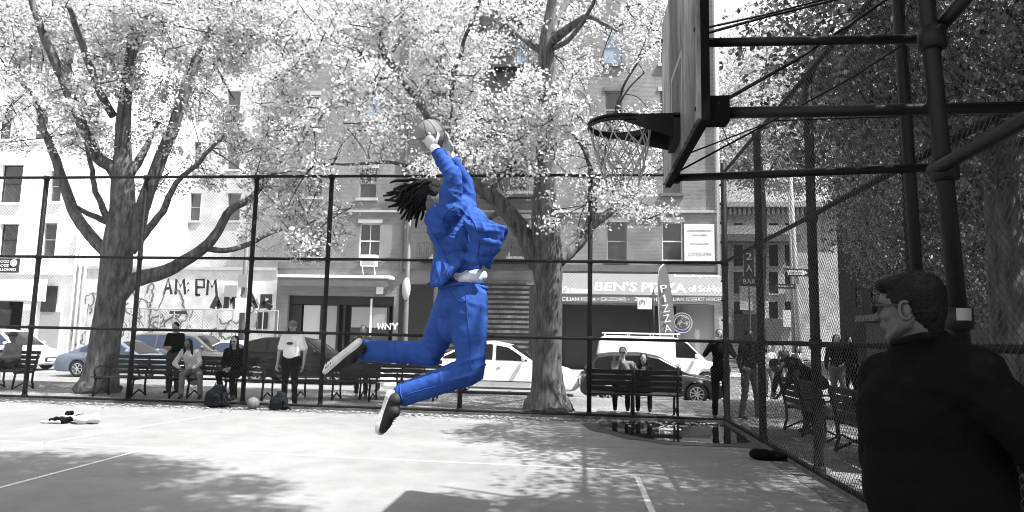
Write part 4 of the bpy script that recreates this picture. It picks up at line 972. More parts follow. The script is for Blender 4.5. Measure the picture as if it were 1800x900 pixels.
    for s in (-1, 1):
        MB().ell((x0+.16, s*hw*.66, zl), (.17, .20, .075)).build('headlight', m_lamp, T, True)
        MB().ell((x0+L-.10, s*hw*.72, interp(deck, L-.15)-.20), (.10, .15, .11)).build('tail_light', m_lampR, T, True)
        xm = roof[0][0]+.38; zm = interp(deck, xm)+.12
        MB().ell((x0+xm, s*(hw+.07), zm), (.07, .11, .075)).bar((x0+xm, s*(hw-.10), zm-.06), (x0+xm, s*(hw+.02), zm-.03), .02).build('mirror', paint, T, True)
        for d in doors:
            MB().beam((x0+d, s*(plan(d)*1.001+.001), gc+.12), (x0+d, s*(plan(d)*.955+.001), interp(deck, d)-.03), .008, .012).build('door_gap', m_plastic, T)
            MB().ell((x0+d-.17, s*(plan(d)*.99+.004), gc+(interp(deck, d)-gc)*.80), (.085, .02, .018), nu=10, nv=6).build('door_handle', paint if paint is not m_cblack else m_chrome, T, True)
        if trimline:
            pts = [Vector((x0+x, s*(plan(x)*1.0+.006), gc+.25)) for x in np.linspace(ax[0]+R*1.25, ax[1]-R*1.25, 10)]
            MB().tube(pts, .014, 6).build('rub_strip', m_chrome if paint in (m_cgrey,) else m_plastic, T)
            pts = [Vector((x0+x, s*(plan(x)*.985+.003), gc+.04)) for x in np.linspace(ax[0]+R*1.2, ax[1]-R*1.2, 10)]
            MB().tube(pts, .03, 6).build('sill_trim', m_plastic if paint is not m_cgrey else m_rim, T)
    MB().box((x0-.012, -.38, gc+.16), (x0+.03, .38, gc+.34)).build('grille', m_plastic, T)
    MB().box((x0-.02, -.26, gc+.18), (x0-.013, .26, gc+.29)).build('number_plate', m_sign, T)
    MB().box((x0+L-.02, -.26, gc+.30), (x0+L+.02, .26, gc+.42)).build('number_plate', m_sign, T)
    MB().box((x0+.3, -hw*.8, gc+.02), (x0+L-.3, hw*.8, gc+.1)).build('underside', m_plastic, T)
    if rack:
        rk = MB()
        for s in (-1, 1): rk.bar((x0+roof[1][0]+.2, s*hw*.62, zr+.10), (x0+roof[-2][0]-.1, s*hw*.62, zr+.10), .022)
        for x in np.linspace(roof[1][0]+.3, roof[-2][0]-.2, 4):
            rk.bar((x0+x, -hw*.64, zr+.11), (x0+x, hw*.64, zr+.11), .02)
            for s in (-1, 1): rk.bar((x0+x, s*hw*.62, zr), (x0+x, s*hw*.62, zr+.12), .018)
        rk.build('roof_rack', m_whitetrim, T, True)
    return T
# front of every car is its local -x end; rotz=pi turns the front to the right of the photo
DK_sed = [(0, .50), (.05, .62), (.5, .74), (1.2, .84), (1.5, .88), (3.2, .92), (4.1, .90), (4.4, .80), (4.5, .62)]
RF_sed = [(1.15, .84), (2.0, 1.36), (2.5, 1.43), (3.0, 1.40), (3.9, .93)]
car('parked_car', 'pale blue grey sedan parked behind the big forked tree', (at(218, 640, y=24.6).x, 24.6, -.3), PI+.02, m_cblue, 4.5, 1.75, DK_sed, RF_sed, (.85, 3.5), .31, .2, panes=((1.5, 2.42), (2.5, 3.5)), glass=m_cglassB, doors=(2.45, 3.3), group='cars on the street')
DK_van = [(0, .52), (.05, .72), (.4, .86), (1.15, 1.0), (1.4, 1.02), (4.6, 1.08), (4.75, .95), (4.8, .6)]
RF_van = [(.95, .98), (1.85, 1.62), (2.4, 1.70), (4.1, 1.68), (4.6, 1.6), (4.78, 1.08)]
car('parked_minivan', 'warm grey minivan with pale roof behind the blue grey sedan', (at(336, 620, y=27.6).x, 27.6, -.3), PI, m_csilver, 4.8, 1.9, DK_van, RF_van, (.95, 3.85), .34, .22, panes=((1.35, 2.35), (2.45, 3.45), (3.52, 4.55)), glass=m_cglassB, doors=(2.4, 3.48), group='cars on the street', cat='minivan')
car('parked_car', 'white snub nosed car in front of the shaded entrance at far left', (at(6, 600, y=27.0).x, 27.0, -.3), PI, m_cpale, 4.7, 1.9, DK_van, RF_van, (.95, 3.8), .34, .22, panes=((1.35, 2.35), (2.45, 3.45), (3.52, 4.5)), glass=m_cglassB, doors=(2.4, 3.4), group='cars on the street')
DK_suv = [(0, .55), (.06, .78), (.5, .92), (1.3, 1.0), (1.5, 1.03), (4.2, 1.08), (4.5, 1.0), (4.6, .65)]
RF_suv = [(1.2, 1.0), (2.0, 1.56), (2.6, 1.66), (3.7, 1.62), (4.2, 1.5), (4.55, 1.06)]
car('parked_suv', 'glossy black sport utility car behind the man in the white shirt', (at(535, 640, y=24.4).x, 24.4, -.3), PI, m_cblack, 4.7, 1.88, DK_suv, RF_suv, (.9, 3.75), .36, .22, panes=((1.45, 2.4), (2.5, 3.4), (3.48, 4.3)), doors=(2.45, 3.42), group='cars on the street', cat='suv')
car('parked_car', 'pale compact car half hidden between the minivan and the black car', (at(432, 610, y=27.8).x, 27.9, -.3), PI, m_cpale, 4.3, 1.75, DK_sed, RF_sed, (.85, 3.4), .31, .2, panes=((1.5, 2.42), (2.5, 3.5)), glass=m_cglassB, doors=(2.45,), group='cars on the street')
DK_por = [(0, .50), (.06, .70), (.35, .86), (.9, .98), (1.45, 1.05), (3.6, 1.10), (4.4, 1.08), (4.7, .98), (4.8, .7)]
RF_por = [(1.3, 1.03), (2.15, 1.58), (2.7, 1.68), (3.4, 1.64), (4.55, 1.08)]
car('parked_suv', 'white rounded sport car with blue black windows behind the thick centre tree', (at(884, 640, y=21.9).x, 21.9, -.3), PI, m_cwhite, 4.85, 1.95, DK_por, RF_por, (.95, 3.85), .38, .22, panes=((1.55, 2.55), (2.65, 3.6), (3.66, 4.2)), doors=(2.6, 3.6), group='cars on the street', cat='car', spokes=5)
DK_hat = [(0, .50), (.05, .62), (.4, .76), (1.0, .86), (1.3, .90), (3.7, .96), (3.95, .92), (4.05, .6)]
RF_hat = [(.95, .85), (1.85, 1.36), (2.4, 1.45), (3.2, 1.43), (3.6, 1.36), (3.98, .95)]
car('parked_car', 'dark grey hatchback with bright alloy wheels behind the two person bench', (at(1142, 660, y=20.7).x, 20.9, -.3), PI+.03, m_cgrey, 4.1, 1.7, DK_hat, RF_hat, (.80, 3.30), .31, .17, panes=((1.3, 2.2), (2.28, 3.1), (3.17, 3.7)), doors=(2.24,), group='cars on the street', spokes=9)
DK_wv = [(0, .60), (.05, .85), (.4, 1.0), (1.0, 1.12), (1.2, 1.15), (4.7, 1.2), (4.8, 1.1), (4.85, .6)]
RF_wv = [(.85, 1.10), (1.55, 1.82), (2.0, 1.93), (4.5, 1.95), (4.72, 1.85), (4.84, 1.2)]
car('parked_van', 'tall white cargo van with roof rack behind the dark grey hatchback', (at(1158, 620, y=26.6).x, 26.6, -.3), PI, m_cwhite, 4.95, 1.95, DK_wv, RF_wv, (.85, 3.95), .35, .25, panes=((1.15, 1.95),), doors=(2.05, 3.2), rack=True, group='cars on the street', cat='van', trimline=False, hatch=False)
# scooter beside the white car
def scooter(loc, rz, label):
    T = thing('motor_scooter', label, 'scooter', loc, rz)
    for x in (-.55, .6): 
        w = MB().lathe([(.15, -.04), (.22, -.05), (.25, 0), (.22, .05), (.15, .04)], (x, 0, .25), 'y', 18).build('wheel', m_tyre, T, True); MB().lathe([(.001, .03), (.15, .045), (.15, -.045), (.001, -.03)], (x, 0, .25), 'y', 14).build('rim', m_rim, w, True)
    MB().caps((.1, 0, .45), .16, (.62, 0, .55), .19).caps((-.1, 0, .28), .12, (.2, 0, .3), .14).build('body', m_cwhite, T, True)
    MB().caps((.05, 0, .72), .09, (.65, 0, .76), .10).build('seat', m_plastic, T, True)
    MB().tube([(-.55, 0, .3), (-.42, 0, .7), (-.34, 0, .98)], [.05, .09, .04]).build('front_fork', m_cwhite, T, True)
    MB().bar((-.34, -.3, 1.02), (-.34, .3, 1.02), .02).build('handlebar', m_plastic, T, True)
    MB().ell((-.46, 0, .85), (.08, .10, .10)).build('headlight', m_lamp, T, True)
for u, lb in ((690, 'white scooter standing left of the leaping man above his lower shoe'), (745, 'white scooter parked between the leaping man and the white car')):
    q = at(u, 640, y=20.8); scooter((q.x, 20.8, -.3), PI+.5 if u < 700 else PI-.3, lb)
# ---------------------------------------------------------------- benches
def bench(label, loc, rz, L=1.9, first=[None]):
    if first[0] is not None: return dup(first[0], loc, rz, label)
    T = thing('park_bench', label, 'bench', loc, rz, 'dark slatted park benches around the court')
    def slat(y, z, tilt, m=m_wood):
        M_ = Matrix.Translation((0, y, z)) @ Matrix.Rotation(tilt, 4, 'X'); return MB().box((-L/2, -.045, -.016), (L/2, .045, .016), M_).build('slat', m, T)
    for k in range(5): slat(-.42+k*.11, .44-.004*k, -.03)
    for k in range(4): slat(.10+.025*k, .54+.115*k, PI/2-.22)
    for x in (-L/2+.08, 0, L/2-.08):
        f = MB(); f.tube([(x, -.44, 0), (x, -.42, .2), (x, -.38, .41)], .024, 8); f.tube([(x, .14, 0), (x, .09, .2), (x, .10, .42), (x, .17, .72), (x, .21, .93)], .024, 8)
        f.tube([(x, -.44, .405), (x, .10, .40)], .022, 8)
        f.tube([(x, -.44, .02), (x, -.15, .16), (x, .14, .02)], .018, 8)
        f.build('bench_frame', m_cast, T, True)
        MB().tube([(x, -.38, .41), (x, -.46, .52), (x, -.44, .64), (x, -.30, .68), (x, -.05, .66), (x, .14, .64)], .019, 8).build('arm_rest', m_cast, T, True)
    first[0] = T; return T
bench('dark slatted bench with seated man in hat at the left edge', (-14.6, 15.9, 0), -.1)
bench('dark slatted bench just right of the big forked tree', (-10.15, 15.0, 0), .08)
bench('dark slatted bench under the woman with long dark hair', (-8.0, 15.15, 0), .02)
bench('dark slatted bench behind the man in the white shirt', (-5.7, 15.7, 0), .0)
bench('dark slatted bench below the black sport utility car', (-4.35, 16.2, 0), .05)
bench('bench seen from behind with two people by the hatchback', (1.02, 14.15, 0), PI)
bench('bench behind right fence where the bent over person leans', (3.75, 11.9, 0), PI/2+.04)
bench('middle bench in the row behind the right fence', (3.78, 9.6, 0), PI/2)
bench('nearest bench in the row behind the right fence', (3.82, 7.2, 0), PI/2-.03)
# ---------------------------------------------------------------- people
def voxel(name, b, vox, m, parent, smooth=4, disp=None, **k):
    """one continuous surface grown over overlapping limbs"""
    me = bpy.data.meshes.new(name); me.from_pydata(b.v, [], b.f); me.update()
    o = bpy.data.objects.new(name, me); C.objects.link(o)
    r = o.modifiers.new('r', 'REMESH'); r.mode = 'VOXEL'; r.voxel_size = vox; r.use_smooth_shade = True
    s = o.modifiers.new('s', 'SMOOTH'); s.factor = .5; s.iterations = smooth
    bpy.context.view_layer.update()
    me2 = bpy.data.meshes.new_from_object(o.evaluated_get(bpy.context.evaluated_depsgraph_get()))
    bpy.data.objects.remove(o); bpy.data.meshes.remove(me); me2.name = name
    if disp:
        n = len(me2.vertices); co = np.empty(n*3); me2.vertices.foreach_get('co', co); co = co.reshape(-1, 3)
        no = np.empty(n*3); me2.vertex_normals.foreach_get('vector', no) if hasattr(me2, 'vertex_normals') else me2.vertices.foreach_get('normal', no); no = no.reshape(-1, 3)
        for i in range(n): co[i] += no[i]*disp(Vector(co[i]), Vector(no[i]))
        me2.vertices.foreach_set('co', co.ravel()); me2.update()
    o = link(name, me2, m, parent, **k); return smoothobj(o)
def hand(b, p, d, pal, s=1.0, curl=.5, left=1):
    """palm and five bent fingers; d points along the fingers, pal is the palm's facing"""
    d = Vector(d).normalized(); pal = Vector(pal); pal = (pal-d*pal.dot(d)).normalized(); sd = d.cross(pal)*left; p = Vector(p)
    M_ = Matrix((sd, pal, d)).transposed()
    b.ell(p+d*.045*s, (.040*s, .016*s, .052*s), M_, 12, 8)
    for i, (o_, l) in enumerate(((-.030, .062), (-.010, .074), (.010, .080), (.029, .072))):
        q = p+sd*o_*s+d*.085*s; c = curl*(1+.12*i)
        r = .0088*s
        for k, f in enumerate((.45, .32, .26)):
            a = c*(k+.6)*.62; dd = (d*math.cos(a)+pal*math.sin(a)); q2 = q+dd*l*f*s; b.caps(q, r, q2, r*.9, 8); q = q2; r *= .9
    q = p+sd*.032*s+d*.012*s; dd = (sd*.8+d*.6+pal*.35).normalized(); q2 = q+dd*.038*s; b.caps(q, .012*s, q2, .010*s, 8); q3 = q2+(d*.85+pal*.5+sd*.1).normalized()*.032*s; b.caps(q2, .010*s, q3, .008*s, 8)
V = Vector
STAND = dict(hipc=(0,0,.95), chest=(0,.01,1.27), neck=(0,.015,1.46), head=(0,-.015,1.62), shL=(.17,.01,1.42), elL=(.23,.03,1.14), haL=(.24,-.06,.90), shR=(-.17,.01,1.42), elR=(-.23,.03,1.14), haR=(-.24,-.06,.90),
             hipL=(.09,0,.92), knL=(.10,-.02,.50), anL=(.11,.03,.09), hipR=(-.09,0,.92), knR=(-.10,-.02,.50), anR=(-.11,.03,.09), face=(0,-1,0))
SIT = dict(hipc=(0,0,.55), chest=(0,.03,.86), neck=(0,.02,1.05), head=(0,-.02,1.21), shL=(.17,.03,1.01), elL=(.22,-.02,.74), haL=(.10,-.30,.62), shR=(-.17,.03,1.01), elR=(-.22,-.02,.74), haR=(-.10,-.30,.62),
           hipL=(.09,-.02,.53), knL=(.13,-.44,.54), anL=(.13,-.42,.10), hipR=(-.09,-.02,.53), knR=(-.13,-.44,.54), anR=(-.13,-.42,.10), face=(0,-1,0))
def person(label, loc, rz, pose=None, base=STAND, s=1.0, skin=None, top=None, bottom=None, hair=None, style='short', shoes=None, fat=1.0, glasses=False, sleeves=True, coat=False, hat=None, skirt=False, logo=False, carry=None):
    J = {k: V(v) for k, v in {**base, **(pose or {})}.items()}
    for k in J:
        if k != 'face': J[k] = J[k]*s
    T = thing('person', label, 'person', loc, rz); skin = skin or m_skinM; top = top or m_cBlk; bottom = bottom or m_cBlk; hair = hair or m_hair; shoes = shoes or m_shoe
    vx = .017; f = J['face'].normalized(); up = (J['head']-J['neck']).normalized(); up = (up*.5+V((0,0,1))*.5).normalized(); f = (f-up*f.dot(up)).normalized(); sd = up.cross(f)
    Mh = Matrix((sd, -f, up)).transposed(); H_ = J['head']
    b = MB(); b.ell(H_+up*.02*s, (.073*s, .092*s, .102*s), Mh); b.ell(H_+f*.022*s-up*.055*s, (.052*s, .058*s, .058*s), Mh); b.caps(H_-up*.06*s-f*.02*s, .050*s, J['neck']-V((0,0,.04*s)), .056*s)
    b.caps(H_+f*.088*s+up*.012*s, .011*s, H_+f*.104*s-up*.022*s, .014*s, 8)
    for q in (-1, 1): b.ell(H_+sd*q*.076*s-up*.008*s, (.012*s, .020*s, .030*s), Mh, 8, 6)
    for a, e, h in (('shL', 'elL', 'haL'), ('shR', 'elR', 'haR')):
        b.caps(J[a], .046*s, J[e], .038*s); b.caps(J[e], .037*s, J[h], .025*s)
    b.ell(J['chest'], (.12*s, .085*s, .2*s)); b.caps(J['chest'], .09*s, J['hipc'], .09*s)
    for a, e, h in (('hipL', 'knL', 'anL'), ('hipR', 'knR', 'anR')): b.caps(J[a], .07*s, J[e], .048*s); b.caps(J[e], .047*s, J[h], .034*s)
    body = voxel('body', b, .014, skin, T, 2)
    e = MB()
    for q in (-1, 1): e.ell(H_+f*.085*s+sd*q*.030*s+up*.014*s, (.014*s, .008*s, .007*s), Mh, 8, 5)
    e.ell(H_+f*.079*s-up*.052*s, (.022*s, .007*s, .006*s), Mh, 8, 5)
    e.build('face_features', m_hair, body)
    if glasses:
        g = MB()
        for q in (-1, 1): g.ell(H_+f*.096*s+sd*q*.032*s+up*.014*s, (.027*s, .006*s, .020*s), Mh, 10, 6); g.bar(H_+f*.092*s+sd*q*.058*s+up*.018*s, H_+sd*q*.080*s+up*.012*s, .003*s, 5)
        g.build('sunglasses', m_plastic, T)
    for nm, el, lf in (('haL', 'elL', 1), ('haR', 'elR', -1)):
        h = MB(); d = (J[nm]-J[el]).normalized(); hand(h, J[nm], d, V((0, -.3, 0))+sd*(-lf)*.6+V((.01, .02, .03)), s*1.0, .55, lf); h.build('hand', skin, body, True)
    # clothes
    b = MB(); sh = (J['shL']+J['shR'])/2
    def torso(b, g=1.0):
        ax = (J['shL']-J['shR']).normalized(); upb = (J['neck']-J['hipc']).normalized(); fr = ax.cross(upb); Mt = Matrix((ax, fr, upb)).transposed()
        b.ell(J['chest']+upb*.03*s, (.165*s*g, .112*s*g, .20*s), Mt); b.ell(J['hipc']+upb*.10*s, (.148*s*g*fat, .112*s*g*fat, .17*s), Mt)
        b.caps(J['shL'], .062*s, J['shR'], .062*s); b.ell(J['neck']-upb*.045*s, (.085*s, .07*s, .05*s), Mt); b.ell((J['chest']+J['hipc'])/2, (.152*s*g*fat, .108*s*g*fat, .18*s), Mt)
        if coat: b.ell(J['hipc']-upb*.10*s, (.165*s, .13*s, .20*s), Mt)
        return Mt
    Mt = torso(b)
    for a, e_, h in (('shL', 'elL', 'haL'), ('shR', 'elR', 'haR')):
        if sleeves: b.caps(J[a], .062*s, J[e_], .053*s); b.caps(J[e_], .052*s, J[e_].lerp(J[h], .92), .038*s)
        else: b.caps(J[a], .068*s, J[a].lerp(J[e_], .75), .066*s)
    wr = lambda p, n: .010*noise.noise(p*9)+.006*noise.noise(V((p.x*5, p.y*5, p.z*22)))
    tp_ = voxel('coat' if coat else 'shirt', b, vx, top, T, 3, wr)
    if logo: MB().ell(J['chest']+V((0, -.125*s, .02*s)), (.075*s, .012*s, .028*s)).build('chest_print', m_cDk, tp_)
    b = MB(); ax = (J['hipL']-J['hipR']).normalized(); b.caps(J['hipL']+V((0,0,.02)), .105*s*fat, J['hipR']+V((0,0,.02)), .105*s*fat)
    for a, e_, h in (('hipL', 'knL', 'anL'), ('hipR', 'knR', 'anR')):
        b.caps(J[a], .098*s, J[e_], .066*s); b.caps(J[e_], .065*s, J[e_].lerp(J[h], .93), .054*s)
    voxel('trousers', b, vx, bottom, T, 3, wr)
    for a, k_ in (('anL', 'knL'), ('anR', 'knR')):
        sh_ = J[k_]-J[a]; fw = V((f.x, f.y, 0)) if abs(f.z) < .9 else V((0, -1, 0)); fw = fw.normalized(); fw = (fw if base is STAND else V((0, -1, 0)))
        if 'footdir' in J: fw = J['footdir'].normalized()
        b = MB(); b.caps(J[a]+V((0,0,-.035*s))-fw*.03*s, .040*s, J[a]+fw*.15*s+V((0,0,-.052*s)), .034*s); b.ell(J[a]+V((0,0,-.01*s)), (.045*s, .05*s, .05*s)); voxel('shoe', b, .012, shoes, T, 2)
    # hair
    if style == 'short': b = MB(); b.ell(H_+up*.040*s-f*.016*s, (.081*s, .094*s, .092*s), Mh); b.ell(H_-f*.045*s, (.070*s, .058*s, .075*s), Mh)
    elif style == 'long':
        b = MB(); b.ell(H_+up*.036*s-f*.020*s, (.086*s, .096*s, .096*s), Mh)
        for q in (-1, 1): b.caps(H_+sd*q*.066*s, .034*s, J['neck']+sd*q*.085*s-V((0,0,.12*s))+f*.05*s, .026*s)
        b.caps(H_-f*.06*s, .06*s, J['neck']-f*.07*s-V((0,0,.10*s)), .05*s)
    else: b = None
    if b: voxel('hair', b, .012, hair, T, 2, lambda p, n: .006*noise.noise(V((p.x*60, p.y*60, p.z*14))))
    if style == 'cap' or hat:
        m_ = hat or m_cDk; b = MB(); b.ell(H_+up*.055*s-f*.004*s, (.088*s, .100*s, .075*s), Mh); b.ell(H_+up*.055*s+f*.07*s, (.07*s, .085*s, .010*s), Mh) if style == 'cap' else b.lathe([(.001, .0), (.155*s, -.01), (.15*s, .004), (.001, .015)], H_+up*.055*s)
        b.build('hat', m_, T, True)
    return T
g0 = lambda u, v: tuple(at(u, v, z=0))
# seated man with hat at the far left
p_ = at(17, 690, z=0)
person('seated man in a dark round hat and grey shirt on the far left bench', (-14.35, 15.9, 0), -.1, dict(haL=(.05,-.25,.72), haR=(-.05,-.27,.70)), SIT, 1.05, m_skinD, m_cMid, m_cBlk, hat=m_cDk, style='none')
person('standing boy in dark top behind the bench looking down at a phone', (at(301, 690, y=15.75).x, 15.75, 0), .0, dict(haL=(.06,-.24,1.12), haR=(-.05,-.25,1.10), elL=(.22,-.04,1.14), elR=(-.22,-.04,1.14), head=(0,-.04,1.61)), STAND, .99, m_skinM, m_cBlk, m_cDk)
person('seated woman in patterned grey coat leaning left beside the standing boy', (at(334, 700, y=14.9).x, 14.95, 0), .35, dict(chest=(-.05,-.06,.84), neck=(-.09,-.08,1.02), head=(-.12,-.12,1.16), shL=(.08,-.06,1.0), shR=(-.25,-.06,.96), elR=(-.35,-.2,.74), haR=(-.2,-.4,.66), elL=(.15,-.15,.74), haL=(.05,-.40,.64), knL=(.22,-.45,.52), anL=(.25,-.40,.10), face=(-.2,-1,-.15)), SIT, 1.04, m_skinD, m_cPal, m_cMid, style='long', coat=True)
person('seated woman in black with very long dark hair and sunglasses beside the backpack', (at(404, 705, y=14.9).x, 14.95, 0), .12, dict(anL=(.30,-.72,.12), knL=(.16,-.46,.56), anR=(-.08,-.30,.12), haL=(.06,-.32,.66), haR=(-.04,-.34,.64)), SIT, 1.07, m_skinM, m_cBlk, m_cBlk, style='long', glasses=True)
person('standing heavy man in white printed shirt and cap in front of the black car', g0(507, 716), .05, dict(haL=(.27,-.03,.86), haR=(-.27,-.03,.86), elL=(.27,.03,1.12), elR=(-.27,.03,1.12), chest=(0,.0,1.26)), STAND, 1.02, m_skinM, m_cWh, m_cBlk, style='cap', hat=m_cMid, fat=1.22, sleeves=False, logo=True)
person('man in dark clothes and white shoes standing behind the leaping man raised foot', (at(634, 690, y=16.3).x, 16.3, 0), .2, dict(haL=(.08,-.22,1.1), haR=(-.20,-.1,.92)), STAND, 1.0, m_skinM, m_cDk, m_cDk, shoes=m_cWh, hair=m_hairB)
person('seated man with hand at his chin on the bench by the hatchback', (at(1094, 680, y=14.4).x, 14.36, 0), PI+.0, dict(haL=(.05,.12,1.05), elL=(.18,.20,.86), haR=(-.25,.26,.93), elR=(-.34,.08,.80), face=(.15,1,.02), head=(0,.05,1.23)), SIT, 1.02, m_skinL, m_cMid, m_cBlk, hair=m_hairB, glasses=True)
person('seated woman with long dark hair holding a small camera by the hatchback', (at(1131, 680, y=14.4).x, 14.36, 0), PI-.1, dict(haL=(.06,.20,.92), elL=(.20,.12,.80), haR=(-.06,.22,.92), elR=(-.22,.12,.78), face=(0,1,0), head=(0,.05,1.20)), SIT, .95, m_skinM, m_cBlk, m_cBlk, style='long')
cq = at(1131, 652, y=14.08); MB().box((-.055, -.02, -.035), (.055, .02, .035)).lathe([(.001, -.05), (.025, -.05), (.028, -.018)], (0, 0, 0), 'y', 12).build('camera', m_rim, None, label='small silver camera held by the seated woman with long hair', category='camera', loc=cq)
person('standing man in black with hands raised to his face beside the corner fence post', (at(1268, 740, y=13.95).x, 13.98, 0), -.2, dict(haL=(.06,-.22,1.48), elL=(.26,-.12,1.24), haR=(-.10,-.20,1.46), elR=(-.28,-.10,1.24)), STAND, 1.02, m_skinM, m_cBlk, m_cBlk, hair=m_hairB)
person('person in dark clothes standing with legs apart just outside the corner post', (3.35, 14.3, 0), .5, dict(anL=(.24,.05,.09), knL=(.17,0,.5), anR=(-.22,.0,.09), knR=(-.15,-.03,.5), haL=(.1,-.2,1.12)), STAND, 1.02, m_skinD, m_cBlk, m_cJean)
person('person in black bending far forward over the bench behind the right fence', (at(1400, 740, y=12.3).x+.1, 12.3, 0), -1.3, dict(hipc=(0,.20,.90), chest=(0,-.10,1.12), neck=(0,-.32,1.16), head=(0,-.46,1.10), shL=(.17,-.26,1.14), shR=(-.17,-.26,1.14), elL=(.2,-.34,.86), haL=(.1,-.45,.66), elR=(-.2,-.34,.86), haR=(-.1,-.45,.66), hipL=(.09,.2,.88), hipR=(-.09,.2,.88), knL=(.1,.1,.48), knR=(-.1,.1,.48), anL=(.1,.16,.09), anR=(-.1,.16,.09), face=(0,-.7,-.7)), STAND, 1.03, m_skinD, m_cBlk, m_cBlk, coat=True)
person('woman in dark jacket with long hair walking on the plaza past the right fence', (at(1474, 715, y=17.0).x, 17.0, 0), -.1, dict(knL=(.08,-.16,.5), anL=(.08,-.20,.10), knR=(-.08,-.02,.5), anR=(-.08,.24,.14), haL=(.10,-.16,1.05), elL=(.24,-.02,1.14), haR=(-.22,.05,.92)), STAND, 1.0, m_skinL, m_cBlk, m_cJean, style='long')
person('woman in black walking close behind the long haired woman on the plaza', (at(1498, 715, y=17.3).x, 17.4, 0), .3, dict(knL=(.08,-.12,.5), anL=(.08,-.14,.10)), STAND, .98, m_skinM, m_cBlk, m_cBlk, style='long')
person('pedestrian in white shirt crossing the far sunny street', (at(1352, 650, y=24).x, 24, -.3), 0, dict(knL=(.08,-.12,.5)), STAND, 1.0, m_skinL, m_cWh, m_cMid)
person('pedestrian in pale top and dark trousers far behind the bent person', (at(1402, 660, y=26).x, 26, -.3), .4, None, STAND, .98, m_skinM, m_cPal, m_cBlk, style='long')
person('pedestrian in black standing far away in front of the corner shops', (at(1338, 600, y=36).x+.4, 37, -.3), -.4, None, STAND, 1.0, m_skinD, m_cBlk, m_cBlk)
person('pedestrian in grey seated posture under the one way sign', (at(1378, 620, y=31).x, 31, -.3), .2, None, STAND, 1.0, m_skinM, m_cDk, m_cMid)
# ---------------------------------------------------------------- the leaping man
def D(u, v, d): return at(u, v, d=d)
JM = thing('person', 'leaping man in blue suit and sneakers reaching a basketball overhead', 'person', tuple(D(815, 520, 4.42)))
jo = V(JM.location); j = lambda u, v, d: D(u, v, d)-jo
mm_ = 1/270.
shN, shF = j(790, 366, 4.28), j(818, 366, 4.60)      # near (right) and far (left) shoulders
elN, elF = j(797, 310, 4.24), j(818, 322, 4.60)
wrN, wrF = j(765, 262, 4.30), j(790, 272, 4.50)
hipc, chest, neck = j(812, 520, 4.42), j(806, 425, 4.43), j(786, 372, 4.44)
headc = j(762, 347, 4.43)
hN, hF = j(822, 528, 4.34), j(800, 528, 4.52)
knN, anN = j(829, 650, 4.26), j(708, 694, 4.34)
knF, anF = j(756, 622, 4.62), j(637, 616, 4.66)
def folds(cs, amp, k=26, lw=.16):
    cs = [(V(c), V(a).normalized(), r, am) for c, a, r, am in cs]
    def f(p, n):
        h = .004*noise.noise(p*6)+.0015*noise.noise(p*15)
        for c, a, r, am in cs:
            dlt = p-c; w = math.exp(-(dlt.length/r)**2)
            if w > .02:
                t = dlt.dot(a); q_ = (dlt-a*t)*4+a*t*k*.75; q_ = q_+V((noise.noise(q_*.5), noise.noise(q_*.5+a), 0))*.8
                h += 1.6*amp*am*w*(max(0, 1-abs(noise.noise(q_)*2.1))**2-.3)
        return h
    return f
# body: head, neck, forearms
b = MB(); fdir = V((.75, .15, .35)).normalized()      # face turned up toward the rim, hidden behind the raised arm
b.ell(headc, (.085, .085, .105)); b.ell(headc+fdir*.05-V((0, 0, .03)), (.05, .05, .055)); b.caps(headc-V((0,0,.05)), .052, neck-V((0,0,.03)), .058)
b.ell(headc+V((-.01, -.083, -.01)), (.018, .012, .030), None, 10, 7)
b.caps(headc+fdir*.085, .012, headc+fdir*.105-V((0,0,.02)), .013)
b.caps(elN, .036, wrN, .027); b.caps(elF, .036, wrF, .027)
b.caps(neck, .06, chest, .08); b.caps(chest, .08, hipc, .07)
b.caps(knN.lerp(anN, .6), .045, anN, .036); b.caps(knF.lerp(anF, .6), .045, anF, .036); b.caps(hN, .06, knN, .05); b.caps(hF, .06, knF, .05); b.caps(knN, .05, anN, .035); b.caps(knF, .05, anF, .035)
jb = voxel('body', b, .009, m_skinD, JM, 2)
# hands around the ball
ballc = j(757, 236, 4.42); BR = .097
h = MB(); hand(h, wrN+(wrN-elN).normalized()*.015, (j(735, 222, 4.38)-wrN), (ballc-wrN), 1.05, .55, -1)
hn = h.build('hand', m_skinL, jb, True, label='right hand wrapped on the ball')
h = MB(); hand(h, wrF+(wrF-elF).normalized()*.01, (j(780, 225, 4.50)-wrF), (ballc-wrF), 1.05, .5, 1); h.build('hand', m_skinL, jb, True)
# shirt cuffs, shirt
b = MB(); dN = (wrN-elN).normalized(); dF = (wrF-elF).normalized()
for p_, d__, k_ in ((wrN, dN, .004), (wrF, dF, 0)): c_ = MB().caps(p_-d__*.045, .034, p_+d__*k_, .032, 14); c_.build('shirt_cuff', m_shirt, jb, True)
b.ell(j(828, 490, 4.39), (.115, .13, .060), Matrix.Rotation(-.28, 3, 'Y')); b.ell(j(808, 450, 4.43), (.13, .13, .16))
sh_ = voxel('shirt', b, .012, m_shirt, JM, 3, folds([(j(835, 490, 4.3), (1, 0, .5), .16, 1.0)], .004))
